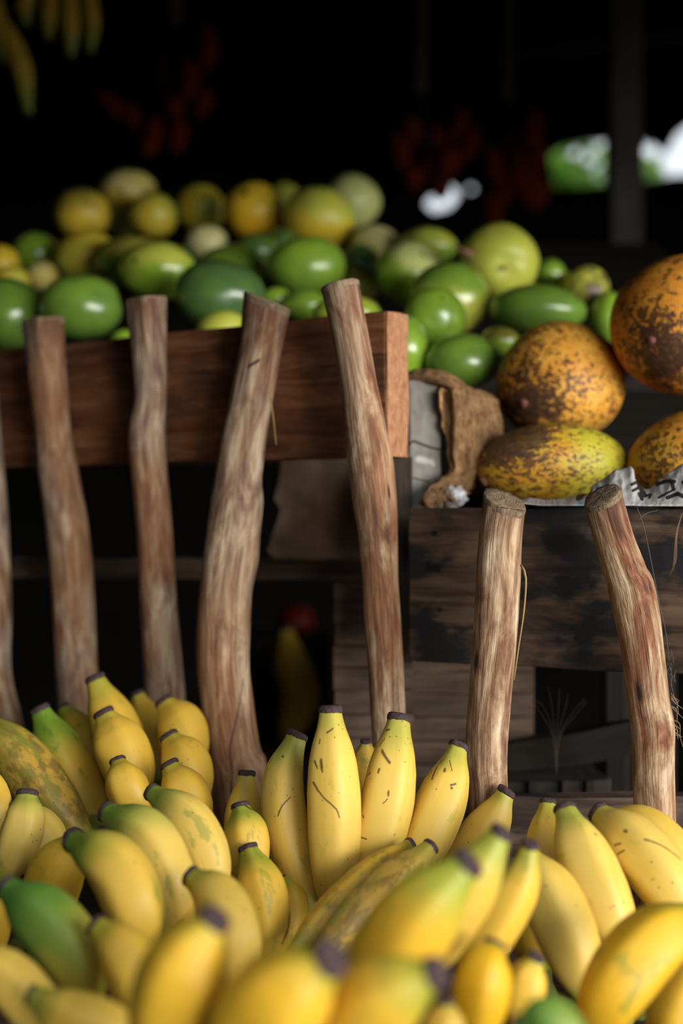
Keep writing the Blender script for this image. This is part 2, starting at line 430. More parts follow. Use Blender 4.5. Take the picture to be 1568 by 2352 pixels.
# big arching hand left of the centre ---------------------------------------
hand('large arching bananas with green shoulders and black tips, left of the centre', [
 ([(348,1820,.97),(430,1885,.945),(478,1985,.93),(478,2110,.93)], 112, G(green=.62, pale=.9)),
 ([(246,1866,.93),(335,1925,.905),(388,2040,.89),(400,2170,.90)], 132, G(green=.75, pale=.8)),
 ([(166,1932,.87),(258,1985,.845),(310,2090,.83),(318,2210,.84)], 142, G(green=.78, pale=.4)),
 ([(234,1906,.99),(250,1960,.99),(290,2060,.97)], 64, G(green=.5, mottle=.4)),
], (440,2240,.93))
hand('pale yellow bananas at the left edge with one blunt greenish tip', [
 ([(62,1824,.99),(52,1900,.98),(10,2030,.97)], 98, G(green=.4, pale=.9, neck=1.3)),
 ([(40,1850,1.04),(102,1935,1.02),(85,2060,1.0)], 110, G(green=.0, pale=1.0)),
 ([(172,1926,.93),(130,2010,.94),(90,2150,.95)], 134, G(green=.05, pale=.0)),
 ([(-30,1760,1.05),(-8,1850,1.04),(-10,1950,1.03)], 70, G(green=.1)),
 ([(-25,2030,.90),(-18,2110,.90),(-30,2220,.91)], 84, G(green=.0, pale=0)),
 ([(146,1910,1.04),(150,1945,1.04),(130,2040,1.02)], 34, G(green=1.0)),
], (-10,2220,.99))
hand('ripe bananas with green blotches and a brown scar, below the left of the upright fan', [
 ([(553,1852,1.00),(566,1930,.99),(556,2060,.98)], 112, G(green=.55, pale=.3, scratches=[(.60,.02,.70,.13,.02),(.70,.13,.74,.22,.016)])),
 ([(570,1950,.965),(598,2040,.95),(606,2130,.945),(600,2240,.95)], 118, G(green=.35, mottle=.18, ridge=.09, scratches=[(.74,.50,.70,.62,.008),(.70,.62,.66,.70,.012)])),
 ([(656,2012,1.00),(672,2080,.99),(655,2190,.98)], 70, G(green=.5, mottle=.2)),
], (590,2290,1.0))
hand('pair of weathered brownish bananas lying diagonally below the upright fan', [
 ([(940,1944,.97),(880,1995,.95),(780,2085,.925),(672,2190,.90)], 100, G(green=.15, mottle=.45, pale=.0, tilt=(.1,.2))),
 ([(988,1946,.95),(900,2035,.925),(800,2130,.90),(720,2210,.885)], 108, G(green=.5, mottle=1.0, ridge=.09)),
], (620,2260,.90))
# right ---------------------------------------------------------------------
hand('smooth plump yellow bananas at the right, two blackened tips uppermost', [
 ([(1258,1842,.98),(1255,1920,.97),(1262,2000,.96),(1320,2110,.95)], 98, G(green=.2)),
 ([(1296,1858,.93),(1335,1960,.91),(1392,2090,.89),(1440,2200,.89)], 138, G(green=.3, pale=.9, scratches=[(.62,.27,.625,.28,.008)])),
 ([(1374,1868,.95),(1450,1935,.925),(1535,2040,.905),(1590,2160,.90)], 140, G(green=.1, pale=.8,
    scratches=[(.56,.42,.62,.50,.006),(.62,.50,.67,.58,.006),(.42,.32,.45,.34,.006),(.40,.37,.44,.385,.006),(.52,.31,.522,.315,.010),(.30,.46,.302,.465,.010)])),
 ([(1385,1880,1.00),(1480,1905,.98),(1560,1985,.96),(1610,2090,.95)], 112, G(green=.05, pale=.5)),
 ([(1205,1960,.90),(1262,2060,.875),(1312,2180,.86),(1350,2300,.86)], 142, G(green=.0, pale=.8)),
 ([(1180,2020,.95),(1215,2110,.94),(1250,2230,.93)], 120, G(green=.0, pale=0.)),
 ([(1360,2000,1.0),(1400,2100,.98),(1430,2200,.96)], 90, G(green=.0, pale=0.)),
], (1460,2350,.93))
hand('green-speckled banana slanting up to the right edge, lower right corner', [
 ([(1610,2095,.80),(1500,2165,.78),(1410,2275,.765),(1350,2400,.77)], 164, G(green=.45, pale=-.2, mottle=.2)),  # skin darkened by negative pale as painted foreground shade
 ([(1640,2190,.84),(1570,2290,.83),(1520,2420,.82)], 150, G(green=.1, pale=.0)),
], (1400,2480,.83))
hand('blurred bananas slanting down-left across the middle foreground, tips purplish grey', [
 ([(1072,1984,.66),(985,2075,.66),(900,2190,.67),(830,2330,.69)], 196, G(green=.5, pale=-.1, mottle=.08)),  # foreground shade put into the skin colour through negative pale
 ([(1150,1914,.73),(1090,2010,.73),(1015,2130,.74),(950,2260,.75)], 142, G(green=.45, pale=.4)),
 ([(1217,1942,.79),(1192,2030,.79),(1125,2150,.79),(1060,2280,.80)], 110, G(green=.2, mottle=.12)),
], (860,2440,.76))
hand('two short blurred bananas with flat dark tips, lower right of the middle', [
 ([(1134,2170,.71),(1108,2250,.70),(1085,2400,.70)], 134, G(green=.05, pale=-.3, tilt=(.25,0))),  # negative pale: shade of the near row painted into the skin
 ([(1230,2200,.76),(1208,2260,.76),(1190,2380,.76)], 98, G(green=.1, pale=.2, tilt=(.25,.1))),
], (1130,2480,.74))
# left foreground -----------------------------------------------------------
hand('wholly green banana with a thick black tip beside a yellow one, lower left', [
 ([(16,2040,.80),(100,2110,.785),(170,2200,.775),(215,2310,.78)], 152, G(green=1.0)),
 ([(220,2126,.76),(285,2190,.75),(330,2290,.74),(345,2400,.75)], 136, G(green=.2, pale=.2)),
], (300,2480,.80))
hand('single yellow banana with a greenish black tip rising behind the most blurred banana', [
 ([(440,2014,.85),(500,2065,.835),(534,2160,.82),(530,2290,.83)], 134, G(green=.25, pale=.6)),
 ([(400,2040,.90),(440,2130,.89),(450,2250,.88)], 110, G(green=.0, pale=.0)),
], (500,2400,.86))
hand('very blurred golden bananas with purplish tips in the nearest row, bottom middle', [  # nearest skins toned darker in place of shade over the foreground
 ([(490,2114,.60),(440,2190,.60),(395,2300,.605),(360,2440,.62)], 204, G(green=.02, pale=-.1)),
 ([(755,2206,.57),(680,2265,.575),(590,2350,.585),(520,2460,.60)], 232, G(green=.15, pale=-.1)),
], (430,2560,.64))
hand('very blurred greenish yellow banana lying nearest the lens, bottom right of middle', [
 ([(998,2238,.58),(915,2275,.585),(820,2340,.595),(740,2430,.61)], 200, G(green=.35, pale=.0)),
 ([(1022,2300,.66),(1020,2360,.66),(1000,2440,.67)], 100, G(green=.1, pale=.3)),
], (760,2540,.66))
hand('blurred green and brown banana end cut by the bottom edge', [
 ([(1190,2352,.62),(1260,2345,.62),(1340,2400,.62)], 110, G(green=1.0, mottle=.3)),
], (1380,2460,.64))
hand('yellow bananas in the bottom left corner with one dark blurred tip', [
 ([(-70,2180,.74),(10,2240,.735),(80,2320,.73),(120,2420,.74)], 124, G(green=.3, pale=.6)),
 ([(74,2286,.70),(160,2335,.69),(250,2370,.685),(330,2440,.70)], 124, G(green=.4, pale=.4)),
], (190,2520,.74))

# ------------------------------------------------------------------ stakes
def stake(label, rows, Yf, seed, grey=.2, red=.3, tilt=(0,0), knots=None, bulges=(), hewn=False, base_z=.776, scar=None):
    """rows: (x centre, y, width px) from the top down; Yf(t) depth"""
    pts = [P(x, y, Yf) for (x, y, w) in rows]
    Rs = [px(w, Yf)/2 for (x, y, w) in rows]
    # run on down to the table
    last = pts[-1]; prev = pts[-2]; d = (last-prev)
    if last.z > base_z:
        k = (last.z-base_z)/max(-d.z, 1e-3); e = last+Vector((d.x*k*.5, 0, base_z-last.z)); pts.append(e); Rs.append(Rs[-1]*1.03)
    L = [0.0]
    for i in range(1, len(pts)): L.append(L[-1]+(pts[i]-pts[i-1]).length)
    def rad(t):
        d = t*L[-1]
        for i in range(len(L)-1):
            if d <= L[i+1]+1e-9:
                u = (d-L[i])/(L[i+1]-L[i]); u = u*u*(3-2*u); return Rs[i]*(1-u)+Rs[i+1]*u
        return Rs[-1]
    def rf(t, th):
        v = Vector((math.cos(th)*1.1+seed, math.sin(th)*1.1, t*L[-1]*9))
        k = 1+.045*noise.noise(v)+.03*noise.noise(Vector((math.cos(th)*3+seed, math.sin(th)*3, t*L[-1]*6)))+.012*noise.noise(Vector((math.cos(th)*9, math.sin(th)*9+seed, t*L[-1]*25)))
        for (bt, bu, wt, amp) in bulges:
            du = abs(th/(2*math.pi)-bu); du = min(du, 1-du)
            k += amp*math.exp(-((t-bt)/wt)**2-(du/.13)**2)
        if hewn and t < .10:
            a = (th % (math.pi/2))-math.pi/4
            q = .98*math.cos(math.pi/4)/math.cos(a)*1.2
            k = k*(t/.10)+min(q, 1.12)*(1-t/.10)
        return k
    org = pts[-1].copy()
    me, c, fr = sweep(pts, rad, 70, 44, rf, cap0=False, tilt0=tilt, org=org, seed=seed, name='wooden_stake')
    o = link('wooden_stake', me, stick_mat('peeled_stake_wood', grey, seed, red, knots), None)
    o.location = org; tag(o, label, 'stake', 'peeled wooden stakes holding up the fruit boards')
    # sawn end
    T, f, r = fr[0]; R0 = rad(0); vs, fl, fs = [], [], []; seg = 44
    for q, (k, h) in enumerate([(1.0, .004), (1.035 if not hewn else 1.0, -.0004), (.97, -.0022), (.6, -.0028), (.25, -.0025)]):
        for j in range(seg):
            th = 2*math.pi*j/seg; kk = R0*k*rf(0, th)
            dd = f*(-math.cos(th)) + r*math.sin(th)
            zz = kk*(tilt[0]*(-math.cos(th)) + -tilt[1]*math.sin(th))
            vs.append(c[0]+dd*kk+T*(zz+h*R0/.018+(.0012*noise.noise(Vector((j, q, seed))))))
            fl.append((math.cos(th)*kk, math.sin(th)*kk, 0))
    for i in range(4):
        for j in range(seg):
            a = i*seg+j; b = i*seg+(j+1) % seg; fs.append((a, b, b+seg, a+seg))
    k = len(vs); vs.append(c[0]-T*.0025); fl.append((0,0,0))
    for j in range(seg): fs.append((k, 4*seg+(j+1) % seg, 4*seg+j))
    m2 = mesh('sawn_end', vs, fs, fl, org=org)
    bm = bmesh.new(); bm.from_mesh(m2); bmesh.ops.recalc_face_normals(bm, faces=bm.faces); bm.to_mesh(m2); bm.free()
    link('sawn_end', m2, MSAWN, o)
    return o
def m_sawn():
    s = NT('sawn_wood_end'); co = s.attr('flow')
    rr = s.vm('LENGTH', co, None, 'v')
    n = s.noise(co, 160, 5, .7)
    w = s.math('SINE', s.math('ADD', s.math('MULTIPLY', rr, 3200), s.math('MULTIPLY', n, 5)))
    base = s.mix(s.ramp(s.math('ADD', s.math('MULTIPLY', w, .12), n), [(.3, 0.0), (.75, 1.0)]), (.13, .085, .05), (.33, .24, .155))
    s.bump(n, .8, .003)
    return s.out(base, .85, .2)
MSAWN = m_sawn()
def bY(x, off=0): return 1/(.699+.000189*x) - off
stake('grey wooden stake cut off by the left edge of the picture', [(-62,700,88),(-50,900,88),(-28,1200,92),(-20,1400,92),(-22,1550,96),(5,1700,104)], 1.40, 1.1, .8, .1)
stake('slender wooden stake second from the left, flat square-cut top below the green fruit',
  [(98,738,88),(110,863,86),(122,997,80),(133,1086,92),(154,1220,98),(166,1340,96),(175,1519,95),(182,1640,96),(186,1720,96)], bY(110,.032), 2.3, .45, .2, (.02,-.02), [(.30,.26,.305,.26,.012)], hewn=True)
stake('narrow wooden stake with a hewn angular top and a notch below it',
  [(335,689,86),(343,818,80),(346,908,74),(338,1000,86),(343,1086,84),(354,1220,84),(360,1340,86),(373,1519,90),(380,1640,92)], bY(340,.034), 3.7, .35, .6, (.05,-.03), [(.235,.33,.25,.36,.014)], hewn=True)
stake('thickest crooked wooden stake, slanted cut top and long dark crack near its foot',
  [(612,696,108),(595,818,97),(570,952,101),(549,1086,108),(545,1149,122),(536,1220,124),(519,1340,120),(512,1442,123),(512,1531,121),(523,1620,121),(536,1723,124),(548,1770,138),(556,1850,146)], bY(560,.036), 5.2, .25, .35, (.10,.24),
  [(.64,.64,.57,.69,.002),(.57,.69,.50,.74,.0026),(.50,.74,.465,.82,.0034),(.465,.82,.455,.93,.004),(.44,.115,.52,.10,.003)],
  bulges=[(.435,.75,.03,.10)])
stake('tall wooden stake with a purplish top, right in front of the upper board end',
  [(781,657,88),(801,755,84),(821,870,84),(838,984,96),(850,1061,104),(858,1137,100),(867,1240,88),(874,1340,82),(877,1400,84),(886,1531,82),(892,1665,80),(894,1720,80)], bY(800,.05), 7.9, .1, .45, (-.04,-.03), [(.11,.43,.112,.43,.006),(.62,.33,.622,.33,.010)],
  bulges=[(.375,.72,.05,.07)])
stake('stout wooden stake with a rough grey sawn top and one dark knot, right of centre',
  [(1158,1152,100),(1149,1228,101),(1142,1356,104),(1134,1483,102),(1123,1611,101),(1116,1739,97),(1120,1850,93)], 1.055, 9.4, .12, .15, (.42,.22), [(.355,.36,.357,.36,.020)])
stake('bent reddish wooden stake with one dark knot, nearest the right edge',
  [(1384,1142,88),(1407,1228,90),(1435,1313,98),(1450,1356,108),(1473,1483,96),(1489,1611,94),(1499,1675,98),(1501,1782,95),(1504,1888,94)], 1.035, 12.7, .0, .9, (.38,-.24), [(.40,.42,.402,.42,.026),(.58,.83,.60,.83,.014)],
  bulges=[(.29,.72,.04,.05)])

# straw, fibres and webs caught on the stakes
MSTRAW = plain('dry_straw', (.42, .27, .11), .7, .3)
MFIB = plain('brown_fibre', (.20,.13,.075), .8, .2)
MWEB = plain('dusty_web', (.13, .115, .10), .9, .1)
tag(tube('straw', [P(1196,1298,1.03), P(1207,1325,1.025), P(1203,1400,1.025), P(1190,1490,1.03), P(1180,1562,1.035)], .0009, MSTRAW), 'bent dry straw stalk caught behind the stout stake with the sawn grey top', 'straw')
tag(tube('splinter', [P(621,915,1.17), P(628,965,1.165), P(634,1022,1.17)], .0008, MSTRAW), 'thin dry splinter sticking down beside the thickest crooked stake', 'straw')
web = empty('cobweb', P(1500,1330,1.06), 'dusty cobweb strands running down beside the bent reddish stake', 'cobweb')
def wt(pts, r): tube('strand', [P(*p) for p in pts], lambda t: r, MWEB, web, 14, 5, org=web.location)
wt([(1462,1165,1.05),(1478,1210,1.05),(1497,1300,1.05),(1512,1380,1.05),(1528,1450,1.05),(1536,1520,1.05)], .00035)
wt([(1467,1195,1.05),(1482,1180,1.06),(1510,1172,1.06)], .0003)
wt([(1540,1520,1.055),(1541,1570,1.05),(1548,1600,1.05)], .0003)
for k in range(16):
    x = 1518+random.uniform(0,34); y = 1490+random.uniform(0,60)
    wt([(x,y,1.055),(x+random.uniform(-8,8),y+14,1.05),(x+random.uniform(-14,14),y+30,1.055)], .00025)
fib = empty('plant_fibre', P(1550,1240,1.06), 'wisp of tan plant fibre hanging over the dark board at the right edge', 'fibre')
for k in range(5):
    tube('strand', [P(1566,1178,1.05), P(1552+k*.7,1225,1.05), P(1546+k*1.5,1290,1.055), P(1543+random.uniform(-10,12),1320+random.uniform(-8,30),1.06)], .0003, MFIB, fib, org=fib.location)
bark = empty('peeled_bark', P(1550,1650,1.03), 'curl of frayed bark fibres on the right side of the bent stake', 'bark')
for k in range(14):
    a = random.uniform(0,1)
    tube('fibre', [P(1540,1590+a*90,1.03), P(1552+random.uniform(-3,8),1600+a*90,1.03), P(1556+random.uniform(-4,16),1615+a*90+random.uniform(-20,20),1.03)], .0005, MFIB, bark, org=bark.location)
tw = empty('dried_twig', P(1275,1760,1.16), 'dry branching twig standing in the shade between the two right stakes', 'twig')
for k in range(7):
    a = [-.9,-.5,-.15,.1,.45,.8,1.05][k]+random.uniform(-.1,.1)
    tube('stem', [P(1277,1780,1.2), P(1276+a*10,1690,1.2), P(1275+a*45,1640-30*(1-abs(a)),1.2), P(1272+a*75+random.uniform(-8,8),1610-50*(1-abs(a))*random.random(),1.2)], .0004, plain('twig', (.035,.026,.02)) if k == 0 else bpy.data.materials['twig'], tw, org=tw.location)

# ------------------------------------------------------------------ boards and posts
RED_A, RED_B, RED_C = (.10,.034,.014), (.23,.088,.037), (.38,.18,.085)
MB1 = board_mat('reddish_plank', RED_A, RED_B, RED_C, 1.0, 1.0, .45)
A = P(888, 712, 1.15); B = P(-330, 712, 1.0); 
x0, y0 = A.x, 1.15
p2 = P(0, 809, bY(0)); d = Vector((p2.x-x0, p2.y-y0, 0)).normalized(); nb = Vector((-d.y, d.x, 0))
if nb.y < 0: nb = -nb
o = plank('rack_board', Vector((x0,y0,1.145)), d*.62, nb*.030, Vector((0,0,.118)), MB1, None, (60,3,10), .0014, 3.0, .002)
tag(o, 'thick reddish-brown board behind the left stakes, holding in the green fruit', 'board')
def m_endgrain():
    s = NT('rough_end_grain'); co = s.attr('flow'); n = s.noise(s.mapping(co,(1,1,.6)), 130, 6, .7, .4); n2 = s.noise(co, 30, 3)
    s.bump(n, 1.0, .004)
    return s.out(s.mix(n2, s.ramp(n, [(.36,(.15,.055,.025)),(.5,(.42,.19,.09)),(.66,(.70,.40,.22))]), (.46,.235,.12)), .85, .2)
bme = bpy.data.objects[o.name]
eg = plank('end_grain', Vector((x0,y0,1.145))-d*.0012+nb*.0003, nb*.0294, d*.002, Vector((0,0,.118)), m_endgrain(), o, (6,1,16), .0011, 8.0, .0008)
eg['label'] = 'rough pale orange end grain'
MB2 = board_mat('dark_stained_plank', (.022,.013,.009), (.085,.05,.031), (.17,.105,.064), 4.0, .8, 1.0, .7, (.016,.015,.016), [(.022,.104,.0235,.104,.0022),(.018,.077,.025,.076,.0030),(.0265,.043,.028,.043,.0014),(.124,.098,.137,.099,.009),(.088,.06,.089,.06,.0012)])
q0 = P(937, 1166, 1.155); q1 = P(1568, 1166, 1.065); dd = (q1-q0); dd.z = 0; dd = dd.normalized(); n2 = Vector((-dd.y, dd.x, 0))
o = plank('rack_board', Vector((q0.x, q0.y, .9785)), dd*.50, n2*.022, Vector((0,0,.124)), MB2, None, (50,2,12), .0013, 6.0, .0015)
tag(o, 'wide dark stained board with nail holes behind the two right stakes', 'board')
MNAIL = plain('rust_hole', (.008,.006,.006), .9, .1)
# post wrapped by the sack
MP1 = board_mat('weathered_grey_post', (.20,.18,.155), (.32,.29,.25), (.44,.41,.37), 2.0, .5, .35, .85, (.20,.15,.11))
def postmat():
    s = NT('weathered_grey_wood'); co = s.attr('flow')
    n = s.noise(s.mapping(co, (.4,1,1)), 60, 5, .6); base = s.ramp(n, [(.3,(.19,.165,.14)),(.5,(.31,.285,.25)),(.7,(.42,.40,.36))])
    x = s.sep(co); p2 = s.vm('MULTIPLY', co, (1,0,1)); 
    z = lambda y: (CZ-(y-CY)*1.22/F)-.985; X = lambda v: px(v-936, 1.22)
    # flow = (height, depth, width)
    crack = [(z(1021),X(936),z(1013),X(948),.0009),(z(1013),X(948),z(1027),X(985),.0010),(z(1027),X(985),z(1034),X(1012),.0009),(z(1097),X(945),z(1107),X(985),.0006)]
    sm = [(z(1055),X(962),z(1058),X(975),.0028),(z(1058),X(975),z(1062),X(992),.0022),(z(1062),X(992),z(1068),X(995),.0016)]
    def st(L):
        return s.strokes(p2, [(a,b,c,e,w) for (a,b,c,e,w) in L])
    # strokes work in x,y: put width into y
    cmb = s.n.new('ShaderNodeCombineXYZ'); s.link(x[0], cmb.inputs[0]); s.link(x[2], cmb.inputs[1]); p2 = cmb.outputs[0]
    base = s.mix(s.strokes(p2, sm), base, (.62,.61,.57)); base = s.mix(s.strokes(p2, crack), base, (.03,.025,.02))
    s.bump(n, .4, .002)
    return s.out(base, .85, .2)
o = vbox('timber_post', px(936-CX,1.22), px(1014-CX,1.22), 1.22, 1.28, .985, CZ+px(1176-874,1.22), postmat(), None, (30,2,5), .0010, .0025, 0.0)
tag(o, 'weathered grey squared post with a crack and white smear, beside the burlap', 'post')
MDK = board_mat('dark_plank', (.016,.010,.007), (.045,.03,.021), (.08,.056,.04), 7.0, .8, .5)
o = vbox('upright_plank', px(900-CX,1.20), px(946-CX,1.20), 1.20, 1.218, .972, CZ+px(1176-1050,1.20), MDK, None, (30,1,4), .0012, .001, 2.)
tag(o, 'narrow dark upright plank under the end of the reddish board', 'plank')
# rail and torn panel in the dark
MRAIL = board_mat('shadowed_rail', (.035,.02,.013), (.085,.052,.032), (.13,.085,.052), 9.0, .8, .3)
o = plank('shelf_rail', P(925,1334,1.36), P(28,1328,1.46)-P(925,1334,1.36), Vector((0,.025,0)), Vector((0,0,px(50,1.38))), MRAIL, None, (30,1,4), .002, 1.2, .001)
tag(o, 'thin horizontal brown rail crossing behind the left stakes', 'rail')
def panel():
    oc = [(640,1040),(640,1100),(628,1150),(640,1185),(622,1240),(612,1272),(640,1282),(672,1288),(700,1284),(728,1291),(760,1286),(800,1283),(838,1279),(870,1275),(905,1270),(905,1040)]
    n = len(oc); vs, fs, fl = [], [], []
    S = 16
    # rows between left edge profile and right side
    H = 26; W = 24
    for dep in (0, .006):
        for i in range(H+1):
            v = i/H
            yb = 1040+v*245
            # left edge
            L = [(0,641),(.22,640),(.42,627),(.55,643),(.78,622),(.94,611),(1,632)]
            for (a, xa), (b, xb) in zip(L, L[1:]):
                if v <= b: xl = xa+(xb-xa)*(v-a)/(b-a); break
            for j in range(W+1):
                u = j/W; x = xl+(905-xl)*u
                y = yb + (6*noise.noise(Vector((x*.04, 3, 0)))+5*noise.noise(Vector((x*.13,1,0))))*max(0, (v-.8)/.2)
                Y = 1.325+dep+.006*noise.noise(Vector((x*.02, y*.02, 0)))
                vs.append(P(x+3*noise.noise(Vector((0,y*.12,2)))*(1-u), y, Y))
    N = (H+1)*(W+1)
    for i in range(H):
        for j in range(W):
            a = i*(W+1)+j; fs.append((a, a+1, a+W+2, a+W+1)); a += N; fs.append((a, a+W+1, a+W+2, a+1))
    def side(l):
        for a, b in zip(l, l[1:]): fs.append((a, b, b+N, a+N))
    side([i*(W+1) for i in range(H+1)]); side([H*(W+1)+j for j in range(W+1)]); side([i*(W+1)+W for i in range(H,-1,-1)]); side([j for j in range(W,-1,-1)])
    s = NT('soiled_cardboard'); co = s.attr('flow'); n1 = s.noise(co, 30, 5, .6); n2 = s.noise(co, 9, 3)
    base = s.ramp(n1, [(.3,(.12,.08,.052)),(.6,(.21,.15,.10))]); base = s.mix(s.ramp(n2, [(.4,.8),(.6,0.0)]), base, (.10,.055,.035))
    return link('cardboard_panel', mesh('cardboard_panel', vs, fs), s.out(base, .9, .1), None)
tag(panel(), 'torn sheet of soiled brown cardboard hanging between the thickest and tall stakes', 'cardboard')
# slatted crate
MCR = board_mat('crate_slat', (.055,.032,.02), (.10,.062,.04), (.15,.10,.066), 3.3, .9, .35)
cr = empty('slatted_crate', P(1000,1900,1.32), 'old brown wooden crate of narrow horizontal slats behind the tall stake', 'crate')
def rel(o, root):
    o.parent = root; o.matrix_parent_inverse = Matrix.Translation(-root.location); return o
def slats(x0, x1, ys, Y, name, seed, root):
    bm = bmesh.new()
    vs, fs, fl = [], [], []
    for k, (ya, yb) in enumerate(zip(ys, ys[1:])):
        a = P(x0+random.uniform(-3,3), yb-1.6, Y+random.uniform(-.002,.002)); b = P(x1+random.uniform(-3,3), ya+1.6, a.y)
        o = len(vs); nx = 12
        for dy in (0, .010):
            for i in range(nx+1):
                x = a.x+(b.x-a.x)*i/nx
                for z, q in ((a.z, 0), (b.z, 1)):
                    j = .0012*noise.noise(Vector((x*30, q*5+k, seed)))
                    vs.append((x, Y+dy+j, z+j)); fl.append((x+k*3, dy, z))
        def id(s_, i, q): return o+s_*(nx+1)*2+i*2+q
        for i in range(nx):
            fs += [(id(0,i,0), id(0,i+1,0), id(0,i+1,1), id(0,i,1)), (id(1,i,0), id(1,i,1), id(1,i+1,1), id(1,i+1,0)),
                   (id(0,i,1), id(0,i+1,1), id(1,i+1,1), id(1,i,1)), (id(0,i,0), id(1,i,0), id(1,i+1,0), id(0,i+1,0))]
        for i in (0, nx): fs.append((id(0,i,0), id(0,i,1), id(1,i,1), id(1,i,0)))
    bm.free()
    org = root.location
    return link(name, mesh(name, vs, fs, fl, org=org), MCR, root, smooth=False)
slats(768, 946, [1338,1382,1434,1482,1532,1586,1640,1694,1750,1806,1860], 1.31, 'slat_panel', 1.0, cr)
slats(930, 1222, [1512,1543,1594,1647,1702,1756,1812,1866], 1.335, 'slat_panel', 2.0, cr)
rel(vbox('corner_batten', px(1046-CX,1.345), px(1070-CX,1.345), 1.348, 1.37, .777, CZ-px(1500-CY,1.345), MDK, None, (10,1,2), .001, 0, 4.), cr)
rel(box('light_block_panel', .172, .182, 1.346, 2.0, .777, CZ-px(1520-CY,1.335), MCR, None, (1,4,4), 0, 0, 3.), cr)  # unseen panel added to keep light from the right off the deep banana
rel(box('crate_base', px(768-CX,1.33), px(1222-CX,1.33), 1.348, 1.50, .777, .787, MDK), cr)
# lower right timbers
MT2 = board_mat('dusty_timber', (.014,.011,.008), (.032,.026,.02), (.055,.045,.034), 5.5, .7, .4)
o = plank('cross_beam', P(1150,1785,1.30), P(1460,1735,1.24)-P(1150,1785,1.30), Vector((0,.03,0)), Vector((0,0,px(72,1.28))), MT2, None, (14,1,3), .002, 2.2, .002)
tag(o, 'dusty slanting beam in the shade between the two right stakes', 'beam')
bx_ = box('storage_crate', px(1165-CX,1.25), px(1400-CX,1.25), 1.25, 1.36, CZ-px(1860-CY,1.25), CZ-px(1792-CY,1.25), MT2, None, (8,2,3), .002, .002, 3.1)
tag(bx_, 'low dusty wooden box lying in shade under the slanting beam', 'box')
for k, x in enumerate((1215, 1290, 1345)):
    vv = vbox('batten', px(x-CX,1.247), px(x+16-CX,1.247), 1.243, 1.249, CZ-px(1860-CY,1.245), CZ-px(1794-CY,1.245), MDK, None, (4,1,1), .0006, 0, k); vv.parent = bx_
MB3 = board_mat('bottom_plank', (.03,.018,.012), (.10,.062,.042), (.19,.125,.085), 8.1, .9, .6)
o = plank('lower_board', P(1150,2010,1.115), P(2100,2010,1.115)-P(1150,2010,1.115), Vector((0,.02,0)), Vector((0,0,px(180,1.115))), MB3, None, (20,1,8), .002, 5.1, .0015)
tag(o, 'dark rough board low down behind the plump bananas at the right', 'board')

